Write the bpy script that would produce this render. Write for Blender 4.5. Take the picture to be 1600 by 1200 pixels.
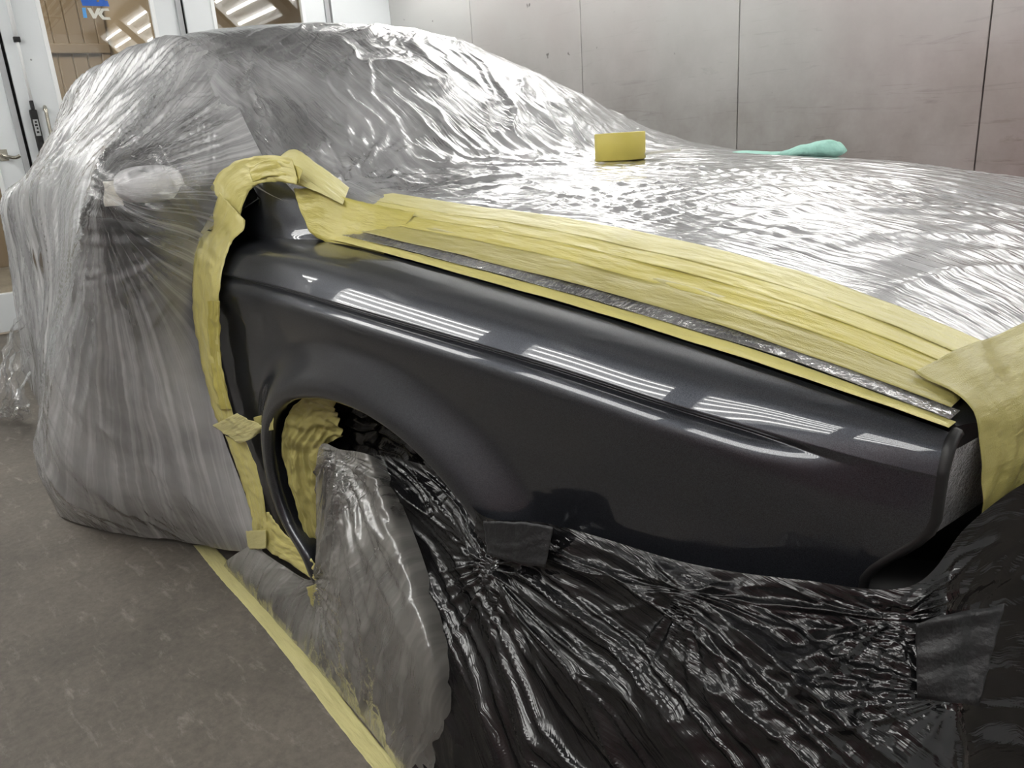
import bpy, math, random
import numpy as np
from mathutils import Vector, Matrix

# ------------------------------------------------------------------ scene reset, camera, light
for o in list(bpy.data.objects):
    bpy.data.objects.remove(o)
S = bpy.context.scene
COL = S.collection
rng = np.random.RandomState(7)
random.seed(7)

# camera solved from the vanishing points of the booth (image frame 1600 x 1200)
F = 1222.581
CAM = np.array([1.085, -0.661, 1.057])
def _n(a): return a / np.linalg.norm(a)
_dz = -_n(np.array([1060.667 - 800, -(4416.23 - 600), F]))
_yh = 600 + ((-364.503 - 800) * _dz[0] + F * _dz[2]) / _dz[1]
_dx = -_n(np.array([-364.503 - 800, 600 - _yh, F]))
_dy = -np.cross(_dz, _dx)
CM = np.stack([_dx, _dy, _dz], 1)          # world -> (right, up, forward)
def ray(x, y): return _n(CM.T @ np.array([x - 800., 600. - y, F]))
def px(x, y, X=None, Y=None, Z=None):
    """the place seen at a pixel, at a known X, Y or Z"""
    d = ray(x, y)
    i, v = (0, X) if X is not None else ((1, Y) if Y is not None else (2, Z))
    return CAM + d * (v - CAM[i]) / d[i]
def proj(Pn):
    q = (np.asarray(Pn) - CAM) @ CM.T
    return 800 + F * q[..., 0] / q[..., 2], 600 - F * q[..., 1] / q[..., 2]

cd = bpy.data.cameras.new('camera'); cam = bpy.data.objects.new('camera', cd); COL.objects.link(cam)
cd.sensor_width = 36; cd.lens = F / 1600 * 36; cd.clip_start = 0.02
mw = Matrix.Identity(4)
for i in range(3):
    mw[i][0] = CM[0][i]; mw[i][1] = CM[1][i]; mw[i][2] = -CM[2][i]; mw[i][3] = CAM[i]
cam.matrix_world = mw
S.camera = cam

W = bpy.data.worlds.new('world'); S.world = W; W.use_nodes = True
W.node_tree.nodes['Background'].inputs[0].default_value = (0.75, 0.8, 0.9, 1)
W.node_tree.nodes['Background'].inputs[1].default_value = 0.02
S.view_settings.view_transform = 'Standard'; S.view_settings.look = 'None'
S.view_settings.gamma = 1; S.view_settings.use_curve_mapping = False
S.view_settings.exposure = 0.25
S.cycles.transparent_max_bounces = 32
TUBE_POWER = 15.0          # emission of the fluorescent tubes in the booth
HALL_POWER = 40.0          # the lamp in the hall behind the doors

# booth frame: the booth stands 6.5 degrees askew to the car (car axis = world X)
PH = math.radians(-6.5)
E1 = np.array([math.cos(PH), math.sin(PH), 0.]); EN = np.array([-math.sin(PH), math.cos(PH), 0.])
K0 = np.array([-4.598, 3.351, 0.])        # rear far corner of the booth
LEN, WID, HGT = 8.4, 4.75, 2.95
def bth(a, b, z): return K0 + E1 * a - EN * b + np.array([0, 0, z])   # a along the side wall, b across, z up
BROT = Matrix(((E1[0], -EN[0], 0), (E1[1], -EN[1], 0), (0, 0, 1)))

# ------------------------------------------------------------------ helpers
def link(o, parent=None):
    COL.objects.link(o)
    if parent is not None: o.parent = parent
    return o
def tag(o, label=None, cat=None, group=None, kind=None):
    if label: o['label'] = label
    if cat: o['category'] = cat
    if group: o['group'] = group
    if kind: o['kind'] = kind
    return o
def empty(name, loc=(0, 0, 0), parent=None):
    o = bpy.data.objects.new(name, None); o.location = loc; o.empty_display_size = .1
    return link(o, parent)
def mesh_np(name, V, Fq, mat, parent=None, uv=None, smooth=True, mats=None, midx=None):
    """verts (n,3) in world, quads (m,4) -> object"""
    V = np.asarray(V, float); Fq = np.asarray(Fq, np.int32); k = Fq.shape[1]
    off = np.zeros(3)
    if parent is not None:
        pm = parent
        while pm is not None: off += np.array(pm.location); pm = pm.parent
    me = bpy.data.meshes.new(name)
    me.vertices.add(len(V)); me.vertices.foreach_set('co', (V - off).ravel())
    me.loops.add(Fq.size); me.loops.foreach_set('vertex_index', Fq.ravel())
    me.polygons.add(len(Fq)); me.polygons.foreach_set('loop_start', np.arange(0, Fq.size, k, dtype=np.int32))
    me.polygons.foreach_set('loop_total', np.full(len(Fq), k, np.int32))
    if uv is not None:
        l = me.uv_layers.new(name='UVMap'); l.data.foreach_set('uv', np.asarray(uv)[Fq.ravel()].ravel())
    for m in (mats or [mat]): me.materials.append(m)
    if midx is not None: me.polygons.foreach_set('material_index', np.asarray(midx, np.int32))
    me.update(calc_edges=True); me.validate()
    if smooth: me.polygons.foreach_set('use_smooth', np.ones(len(me.polygons), bool))
    o = bpy.data.objects.new(name, me)
    return link(o, parent)
def poly_obj(name, verts, faces, mat, parent=None, smooth=False):
    off = Vector((0, 0, 0)); pm = parent
    while pm is not None: off += Vector(pm.location); pm = pm.parent
    me = bpy.data.meshes.new(name)
    me.from_pydata([tuple(Vector(v) - off) for v in verts], [], faces); me.materials.append(mat); me.update()
    if smooth:
        for p in me.polygons: p.use_smooth = True
    return link(bpy.data.objects.new(name, me), parent)
CUBE_F = [(0, 3, 2, 1), (4, 5, 6, 7), (0, 1, 5, 4), (1, 2, 6, 5), (2, 3, 7, 6), (3, 0, 4, 7)]
def bevel(o, w=.004, seg=2):
    m = o.modifiers.new('bevel', 'BEVEL'); m.width = w; m.segments = seg; m.limit_method = 'ANGLE'
    return o
def bbox(name, a0, a1, b0, b1, z0, z1, mat, parent=None, bev=0):
    """a box in the booth frame"""
    v = [bth(a, b, z) for z in (z0, z1) for a, b in ((a0, b0), (a1, b0), (a1, b1), (a0, b1))]
    o = poly_obj(name, v, [tuple(reversed(f)) for f in CUBE_F], mat, parent)
    if bev: bevel(o, bev)
    return o
def tube_pts(path, r, n=12, cap=True):
    path = np.asarray(path, float); k = len(path)
    T = np.gradient(path, axis=0); T /= np.linalg.norm(T, axis=1)[:, None]
    up = np.array([0, 0, 1.]) if abs(T[0][2]) < .9 else np.array([1., 0, 0])
    V = []; r = np.broadcast_to(r, (k,))
    for i in range(k):
        s = np.cross(T[i], up); s /= np.linalg.norm(s); q = np.cross(s, T[i]); up = q
        for j in range(n):
            a = 2 * math.pi * j / n
            V.append(path[i] + r[i] * (math.cos(a) * s + math.sin(a) * q))
    Fc = [(i * n + j, i * n + (j + 1) % n, (i + 1) * n + (j + 1) % n, (i + 1) * n + j) for i in range(k - 1) for j in range(n)]
    if cap: Fc += [tuple(range(n - 1, -1, -1)), tuple((k - 1) * n + j for j in range(n))]
    return V, Fc
def tube(name, path, r, mat, parent=None, n=12):
    V, Fc = tube_pts(path, r, n); return poly_obj(name, V, Fc, mat, parent, True)

# numpy gradient noise
_perm = rng.permutation(512); _perm = np.concatenate([_perm, _perm, _perm])
_g2 = np.stack([np.cos(np.arange(512) * 2.399963), np.sin(np.arange(512) * 2.399963)], 1)
def noise(x, y, seed=0):
    x = np.asarray(x, float) + seed * 17.31; y = np.asarray(y, float) + seed * 9.77
    xi = np.floor(x).astype(int); yi = np.floor(y).astype(int); xf = x - xi; yf = y - yi
    u = xf ** 3 * (xf * (xf * 6 - 15) + 10); v = yf ** 3 * (yf * (yf * 6 - 15) + 10)
    def g(a, b, dx, dy):
        h = _perm[(_perm[a & 511] + (b & 511)) & 511]; q = _g2[h]
        return q[..., 0] * dx + q[..., 1] * dy
    n00 = g(xi, yi, xf, yf); n10 = g(xi + 1, yi, xf - 1, yf)
    n01 = g(xi, yi + 1, xf, yf - 1); n11 = g(xi + 1, yi + 1, xf - 1, yf - 1)
    return ((n00 * (1 - u) + n10 * u) * (1 - v) + (n01 * (1 - u) + n11 * u) * v) * 1.5
def fbm(x, y, o=3, seed=0):
    return sum(noise(x * 2 ** i, y * 2 ** i, seed + i) * .5 ** i for i in range(o))
def ridge(x, y, seed=0, p=1.5):
    return np.clip(1 - np.abs(noise(x, y, seed)) * 1.8, 0, 1) ** p
def sstep(a, b, x):
    t = np.clip((x - a) / (b - a), 0, 1); return t * t * (3 - 2 * t)
def spline_tab(x, tab):
    """smooth (Catmull-Rom) lookup"""
    t = np.array(tab, float); xs, ys = t[:, 0], t[:, 1]
    m = np.gradient(ys, xs); x = np.clip(x, xs[0], xs[-1])
    i = np.clip(np.searchsorted(xs, x) - 1, 0, len(xs) - 2); h = xs[i + 1] - xs[i]; s = (x - xs[i]) / h
    return ((2 * s**3 - 3 * s**2 + 1) * ys[i] + (s**3 - 2 * s**2 + s) * h * m[i] + (-2 * s**3 + 3 * s**2) * ys[i + 1] + (s**3 - s**2) * h * m[i + 1])
def cspline(P, n, T=None):
    """curve through points P (k,d), n samples evenly over chord length"""
    P = np.asarray(P, float)
    if T is None:
        T = np.concatenate([[0], np.cumsum(np.linalg.norm(np.diff(P, axis=0), axis=1) ** .8 + 1e-6)]); T /= T[-1]
    t = np.linspace(0, 1, n) if np.isscalar(n) else n
    m = np.gradient(P, T, axis=0)
    i = np.clip(np.searchsorted(T, t) - 1, 0, len(T) - 2); h = (T[i + 1] - T[i])[:, None]; s = ((t - T[i]) / (T[i + 1] - T[i]))[:, None]
    return (2 * s**3 - 3 * s**2 + 1) * P[i] + (s**3 - 2 * s**2 + s) * h * m[i] + (-2 * s**3 + 3 * s**2) * P[i + 1] + (s**3 - s**2) * h * m[i + 1]
def patch(ctrl, nu, nv):
    """ctrl: list of columns, each a list of points -> dense (nu,nv,3) grid"""
    cols = np.array([cspline(c, nv) for c in ctrl])          # (k,nv,3)
    mid = cols.mean(1)
    T = np.concatenate([[0], np.cumsum(np.mean(np.linalg.norm(np.diff(cols, axis=0), axis=2), axis=1) ** .9 + 1e-6)]); T /= T[-1]
    return np.stack([cspline(cols[:, j], nu, T) for j in range(nv)], 1)
def normals(G):
    du = np.gradient(G, axis=0); dv = np.gradient(G, axis=1)
    N = np.cross(du, dv); return N / (np.linalg.norm(N, axis=2, keepdims=True) + 1e-12), du, dv
def arcuv(G):
    du = np.linalg.norm(np.diff(G, axis=0), axis=2); dv = np.linalg.norm(np.diff(G, axis=1), axis=2)
    U = np.concatenate([np.zeros((1, G.shape[1])), np.cumsum(du, 0)], 0); V = np.concatenate([np.zeros((G.shape[0], 1)), np.cumsum(dv, 1)], 1)
    return U, V
def quads(nu, nv, flip=False):
    i, j = np.meshgrid(np.arange(nu - 1), np.arange(nv - 1), indexing='ij'); a = (i * nv + j).ravel()
    q = np.stack([a, a + nv, a + nv + 1, a + 1], 1)
    return q[:, ::-1] if flip else q
def grid_obj(name, G, mat, parent=None, flip=False, mask=None, uv=None):
    nu, nv = G.shape[:2]
    if uv is None:
        U, V = arcuv(G); uv = np.stack([U, V], 2)
    q = quads(nu, nv, flip)
    if mask is not None:
        m = mask.ravel(); q = q[m[q].all(1)]
    return mesh_np(name, G.reshape(-1, 3), q, mat, parent, uv.reshape(-1, 2))
def radial(G, p0, k, R, amp, seed, du, dv, r0=.02, sharp=1.3):
    """folds fanning out of a pinch point"""
    d = G - p0; ij = np.unravel_index(np.argmin((d ** 2).sum(2)), d.shape[:2])
    N = np.cross(du[ij], dv[ij]); N /= np.linalg.norm(N); b = np.array([0, 0, 1.]) if abs(N[2]) < .8 else np.array([0, 1., 0]); b = b - N * b.dot(N); b /= np.linalg.norm(b); a = np.cross(b, N)
    x = d @ a; y = d @ b; r = np.sqrt((d ** 2).sum(2)); th = np.arctan2(x, -y)
    f = ridge(th * k * .75 + 5, r * 2.5, seed, sharp) + .5 * ridge(th * k * 1.7, r * 4, seed + 3, sharp)
    f = f * sstep(0, .5, math.pi - np.abs(th)) + .6 * (1 - sstep(0, .5, math.pi - np.abs(th)))
    return amp * (f - .6) * np.exp(-r / R) * sstep(0, r0 * 3, r)

# ------------------------------------------------------------------ materials
def s2l(c):
    return tuple(((v / 255) / 12.92 if v / 255 < .04045 else ((v / 255 + .055) / 1.055) ** 2.4) for v in c)
def new_mat(name):
    m = bpy.data.materials.new(name); m.use_nodes = True; nt = m.node_tree
    return m, nt, nt.nodes['Principled BSDF'], nt.nodes['Material Output']
def N(nt, t, **kw):
    n = nt.nodes.new(t)
    for k, v in kw.items():
        if k.startswith('i_'):
            key = k[2:]; n.inputs[int(key) if key.isdigit() else key.replace('_', ' ')].default_value = v
        else: setattr(n, k, v)
    return n
def simple(name, rgb, rough=.5, metal=0, bump=0, bscale=60, var=0, spec=.5, coat=0):
    m, nt, b, o = new_mat(name); c = s2l(rgb)
    b.inputs['Base Color'].default_value = (*c, 1); b.inputs['Roughness'].default_value = rough; b.inputs['Metallic'].default_value = metal
    b.inputs['Specular IOR Level'].default_value = spec; b.inputs['Coat Weight'].default_value = coat
    tc = N(nt, 'ShaderNodeTexCoord'); no = N(nt, 'ShaderNodeTexNoise', i_Scale=bscale, i_Detail=5)
    nt.links.new(tc.outputs['Object'], no.inputs['Vector'])
    if var:
        mx = N(nt, 'ShaderNodeMix', data_type='RGBA'); mx.inputs[6].default_value = (*[v * (1 - var) for v in c], 1); mx.inputs[7].default_value = (*[min(1, v * (1 + var)) for v in c], 1)
        nt.links.new(no.outputs[0], mx.inputs[0]); nt.links.new(mx.outputs[2], b.inputs['Base Color'])
    if bump:
        bp = N(nt, 'ShaderNodeBump', i_Strength=bump, i_Distance=.01); nt.links.new(no.outputs[0], bp.inputs['Height']); nt.links.new(bp.outputs[0], b.inputs['Normal'])
    return m
def emis(name, rgb, st):
    m, nt, b, o = new_mat(name); e = N(nt, 'ShaderNodeEmission', i_Strength=st); e.inputs[0].default_value = (*rgb, 1)
    nt.links.new(e.outputs[0], o.inputs[0]); return m

def film_mat(name, tint, opac, rough, uv1=(6, 55), uv2=(70, 9), bstr=.6, gloss=.5, tcol=(1, 1, 1), fine=.35, bdist=.004, streak=0, suv=(30, 2), hood_sheen=0, warp=.10, cross=.55, tight=0):
    """thin plastic film: clear, milky and shiny at once, with fine creases"""
    m, nt, b, o = new_mat(name); nt.nodes.remove(b); L = nt.links.new
    uv = N(nt, 'ShaderNodeTexCoord')
    wob = N(nt, 'ShaderNodeTexNoise', i_Scale=5., i_Detail=3.); L(uv.outputs['UV'], wob.inputs['Vector'])
    add = N(nt, 'ShaderNodeVectorMath', operation='MULTIPLY_ADD'); add.inputs[1].default_value = (warp, warp, 0)
    L(wob.outputs['Color'], add.inputs[0]); L(uv.outputs['UV'], add.inputs[2])
    hs = []
    for sc, det, w, kind in ((uv1, 3, 1., 'r'), (uv2, 2, cross, 'n'), ((uv1[0] * 5, uv1[1] * 3.3), 2, fine, 'r')):
        mp = N(nt, 'ShaderNodeMapping'); mp.inputs['Scale'].default_value = (sc[0], sc[1], 1); L(add.outputs[0], mp.inputs[0])
        no = N(nt, 'ShaderNodeTexNoise', i_Scale=1., i_Detail=float(det), i_Roughness=.55)
        L(mp.outputs[0], no.inputs['Vector']); src = no.outputs[0]
        if kind == 'r':
            a = N(nt, 'ShaderNodeMath', operation='SUBTRACT'); a.inputs[1].default_value = .5; L(src, a.inputs[0])
            c = N(nt, 'ShaderNodeMath', operation='ABSOLUTE'); L(a.outputs[0], c.inputs[0])
            d = N(nt, 'ShaderNodeMath', operation='MULTIPLY_ADD'); d.inputs[1].default_value = -4.; d.inputs[2].default_value = 1.; L(c.outputs[0], d.inputs[0]); src = d.outputs[0]
        g = N(nt, 'ShaderNodeMath', operation='MULTIPLY'); g.inputs[1].default_value = w; L(src, g.inputs[0]); hs.append(g.outputs[0])
    s1 = N(nt, 'ShaderNodeMath', operation='ADD'); L(hs[0], s1.inputs[0]); L(hs[1], s1.inputs[1])
    s2 = N(nt, 'ShaderNodeMath', operation='ADD'); L(s1.outputs[0], s2.inputs[0]); L(hs[2], s2.inputs[1])
    bp = N(nt, 'ShaderNodeBump', i_Strength=bstr, i_Distance=bdist); L(s2.outputs[0], bp.inputs['Height'])
    df = N(nt, 'ShaderNodeBsdfDiffuse'); df.inputs[0].default_value = (*tint, 1); L(bp.outputs[0], df.inputs['Normal'])
    tl = N(nt, 'ShaderNodeBsdfTranslucent'); tl.inputs[0].default_value = (*tint, 1); L(bp.outputs[0], tl.inputs['Normal'])
    milk = N(nt, 'ShaderNodeMixShader'); milk.inputs[0].default_value = .3; L(df.outputs[0], milk.inputs[1]); L(tl.outputs[0], milk.inputs[2])
    tr = N(nt, 'ShaderNodeBsdfTransparent'); tr.inputs[0].default_value = (*tcol, 1)
    on = N(nt, 'ShaderNodeTexNoise', i_Scale=3.5, i_Detail=4.); L(uv.outputs['UV'], on.inputs['Vector'])
    orr = N(nt, 'ShaderNodeMapRange'); orr.inputs[1].default_value = .35; orr.inputs[2].default_value = .65; orr.inputs[3].default_value = max(0, opac - (.16 if opac < .9 else .02)); orr.inputs[4].default_value = min(1, opac + .16); L(on.outputs[0], orr.inputs[0])
    osrc = orr.outputs[0]
    if streak:
        mp = N(nt, 'ShaderNodeMapping'); mp.inputs['Scale'].default_value = (suv[0], suv[1], 1); L(add.outputs[0], mp.inputs[0])
        sn = N(nt, 'ShaderNodeTexNoise', i_Scale=1., i_Detail=3., i_Roughness=.6); L(mp.outputs[0], sn.inputs['Vector'])
        sr = N(nt, 'ShaderNodeMapRange'); sr.inputs[1].default_value = .48; sr.inputs[2].default_value = .68; sr.inputs[4].default_value = streak; L(sn.outputs[0], sr.inputs[0])
        sa_ = N(nt, 'ShaderNodeMath', operation='ADD', use_clamp=True); L(osrc, sa_.inputs[0]); L(sr.outputs[0], sa_.inputs[1]); osrc = sa_.outputs[0]
    if hood_sheen:      # hood's brighter light painted in as milkier film (UV = plan position)
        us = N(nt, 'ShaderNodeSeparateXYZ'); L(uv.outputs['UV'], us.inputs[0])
        ur = N(nt, 'ShaderNodeMapRange'); ur.inputs[1].default_value = -.75; ur.inputs[2].default_value = -.05; ur.inputs[4].default_value = hood_sheen; L(us.outputs[0], ur.inputs[0])
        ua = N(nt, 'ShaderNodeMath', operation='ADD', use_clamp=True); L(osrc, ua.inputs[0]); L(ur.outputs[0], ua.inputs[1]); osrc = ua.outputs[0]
    if tight:     # film pulled tight over the mirror is clearer (UV y = distance from it)
        us = N(nt, 'ShaderNodeSeparateXYZ'); L(uv.outputs['UV'], us.inputs[0])
        ur = N(nt, 'ShaderNodeMapRange'); ur.inputs[1].default_value = .08; ur.inputs[2].default_value = .40; ur.inputs[3].default_value = -tight; ur.inputs[4].default_value = 0; L(us.outputs[1], ur.inputs[0])
        ua = N(nt, 'ShaderNodeMath', operation='ADD', use_clamp=True); L(osrc, ua.inputs[0]); L(ur.outputs[0], ua.inputs[1]); osrc = ua.outputs[0]
    body = N(nt, 'ShaderNodeMixShader'); L(osrc, body.inputs[0]); L(tr.outputs[0], body.inputs[1]); L(milk.outputs[0], body.inputs[2])
    gl = N(nt, 'ShaderNodeBsdfGlossy', i_Roughness=rough); L(bp.outputs[0], gl.inputs['Normal'])
    lw = N(nt, 'ShaderNodeFresnel', i_IOR=1.5); L(bp.outputs[0], lw.inputs['Normal'])
    gm = N(nt, 'ShaderNodeMath', operation='MULTIPLY_ADD', use_clamp=True); gm.inputs[1].default_value = 1.6 * gloss; gm.inputs[2].default_value = .06 * gloss; L(lw.outputs[0], gm.inputs[0])
    fin = N(nt, 'ShaderNodeMixShader'); L(gm.outputs[0], fin.inputs[0]); L(body.outputs[0], fin.inputs[1]); L(gl.outputs[0], fin.inputs[2])
    L(fin.outputs[0], o.inputs[0]); return m

def paint_mat():
    m, nt, b, o = new_mat('metallic_grey_paint'); L = nt.links.new
    tc = N(nt, 'ShaderNodeTexCoord'); vo = N(nt, 'ShaderNodeTexVoronoi', i_Scale=2200.); L(tc.outputs['Object'], vo.inputs['Vector'])
    mx = N(nt, 'ShaderNodeMix', data_type='RGBA'); mx.inputs[6].default_value = (.018, .020, .025, 1); mx.inputs[7].default_value = (.058, .063, .076, 1)
    sp = N(nt, 'ShaderNodeSeparateColor'); L(vo.outputs['Color'], sp.inputs[0]); L(sp.outputs[0], mx.inputs[0]); L(mx.outputs[2], b.inputs['Base Color'])
    b.inputs['Metallic'].default_value = .75; b.inputs['Roughness'].default_value = .38
    b.inputs['Coat Weight'].default_value = 1; b.inputs['Coat Roughness'].default_value = .015; b.inputs['Coat IOR'].default_value = 1.6
    return m
def tape_mat(name, rgb, dark=0.0, grime=None):
    m, nt, b, o = new_mat(name); L = nt.links.new; c = np.array(s2l(rgb))
    tc = N(nt, 'ShaderNodeTexCoord')
    no = N(nt, 'ShaderNodeTexNoise', i_Scale=9., i_Detail=4.); L(tc.outputs['UV'], no.inputs['Vector'])
    mx = N(nt, 'ShaderNodeMix', data_type='RGBA'); mx.inputs[6].default_value = (*(c * .8), 1); mx.inputs[7].default_value = (*np.minimum(1, c * 1.15), 1)
    L(no.outputs[0], mx.inputs[0]); L(mx.outputs[2], b.inputs['Base Color'])
    mp = N(nt, 'ShaderNodeMapping'); mp.inputs['Scale'].default_value = (14, 60, 1); L(tc.outputs['UV'], mp.inputs[0])
    n2 = N(nt, 'ShaderNodeTexNoise', i_Scale=1., i_Detail=3.); L(mp.outputs[0], n2.inputs['Vector'])
    n3 = N(nt, 'ShaderNodeTexNoise', i_Scale=700., i_Detail=1.); L(tc.outputs['UV'], n3.inputs['Vector'])
    ad = N(nt, 'ShaderNodeMath', operation='MULTIPLY_ADD'); ad.inputs[1].default_value = .12; L(n3.outputs[0], ad.inputs[0]); L(n2.outputs[0], ad.inputs[2])
    bp = N(nt, 'ShaderNodeBump', i_Strength=.7, i_Distance=.005); L(ad.outputs[0], bp.inputs['Height']); L(bp.outputs[0], b.inputs['Normal'])
    b.inputs['Roughness'].default_value = .33
    b.inputs['Subsurface Weight'].default_value = 0
    return m

M = {}
M['paint'] = paint_mat()
M['film'] = film_mat('clear_masking_film', (.84, .84, .86), .34, .15, uv1=(3, 46), uv2=(20, 8), bstr=.30, gloss=1.15, streak=.15, suv=(3, 40), hood_sheen=.24, warp=.05, cross=.3)
M['film_side'] = film_mat('clear_masking_film_side', (.86, .86, .87), .50, .16, uv1=(46, 1.6), uv2=(8, 6), bstr=.22, gloss=.75, streak=.28, suv=(44, 1.2), warp=.018, tight=.34)
M['film_grey'] = film_mat('smoky_film', (.46, .45, .42), .48, .15, uv1=(30, 3), uv2=(12, 20), bstr=.35, gloss=.8, tcol=(.7, .7, .68), streak=.25)
M['film_black'] = film_mat('black_film', (.010, .010, .011),   .97, .075, uv1=(40, 2.5), uv2=(6, 8), bstr=.2, gloss=.5, tcol=(.2, .2, .2))
M['film_loose'] = film_mat('loose_clear_film', (.8, .8, .8), .22, .1, uv1=(20, 20), uv2=(30, 30), bstr=.6, gloss=1.0)
M['tape'] = tape_mat('yellow_masking_tape', (202, 193, 122))
M['tape2'] = tape_mat('yellow_masking_tape_thick', (190, 180, 98))
M['paper'] = tape_mat('yellow_masking_paper', (166, 158, 96))
M['paper_floor'] = tape_mat('pale_yellow_paper', (206, 199, 140))
M['black'] = simple('black_plastic', (14, 14, 15), .45)
M['gap'] = simple('dark_gap', (10, 10, 10), .8)
M['glassdark'] = simple('tinted_glass', (16, 18, 19), .06, spec=.6)
M['rubber'] = simple('tyre_rubber', (22, 22, 22), .75, bump=.2)
M['alu'] = simple('alloy', (150, 150, 152), .3, 1)
M['chrome'] = simple('brushed_steel', (190, 185, 172), .25, 1)
M['white'] = simple('white_door_panel', (222, 226, 228), .35, var=.03, bscale=3)
M['whiteb'] = simple('white_door_edge', (236, 238, 238), .3)
M['greyprofile'] = simple('grey_door_profile', (168, 170, 172), .4)
M['ceil'] = simple('ceiling_white', (205, 206, 206), .6, var=.05, bscale=2)
M['grille'] = simple('ceiling_grille', (52, 53, 56), .5)
M['fixture'] = simple('light_housing', (225, 226, 226), .4)
M['tube'] = emis('fluorescent_tube', (1.0, .985, .95), TUBE_POWER)
M['beige'] = simple('hall_beige_plaster', (168, 150, 126), .8, var=.1, bscale=2)
M['ribbed'] = simple('hall_ribbed_gate', (126, 110, 90), .6, var=.1, bscale=3)
M['hallfloor'] = simple('hall_floor', (120, 104, 86), .7, var=.15, bscale=4)
M['blue'] = simple('blue_sticker', (36, 96, 190), .5)
M['lblue'] = simple('light_blue_sticker', (88, 160, 225), .5)
M['stick'] = simple('white_sticker', (214, 214, 204), .5)
M['teal'] = simple('teal_cloth', (158, 208, 195), .75, bump=.5, bscale=80, var=.1)
M['card'] = simple('cardboard_core', (150, 130, 96), .8)
M['beigeplastic'] = simple('beige_plastic', (222, 218, 205), .5)

def glass_mat():
    m, nt, b, o = new_mat('door_glass'); L = nt.links.new
    nt.nodes.remove(b)
    tr = N(nt, 'ShaderNodeBsdfTransparent'); tr.inputs[0].default_value = (.85, .86, .84, 1)
    gl = N(nt, 'ShaderNodeBsdfGlossy', i_Roughness=.004)
    fr = N(nt, 'ShaderNodeFresnel', i_IOR=1.5); mm = N(nt, 'ShaderNodeMath', operation='MULTIPLY_ADD', use_clamp=True); mm.inputs[1].default_value = 1.6; mm.inputs[2].default_value = .0
    L(fr.outputs[0], mm.inputs[0]); mx = N(nt, 'ShaderNodeMixShader'); L(mm.outputs[0], mx.inputs[0]); L(tr.outputs[0], mx.inputs[1]); L(gl.outputs[0], mx.inputs[2])
    L(mx.outputs[0], o.inputs[0]); return m
M['glass'] = glass_mat()

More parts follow.
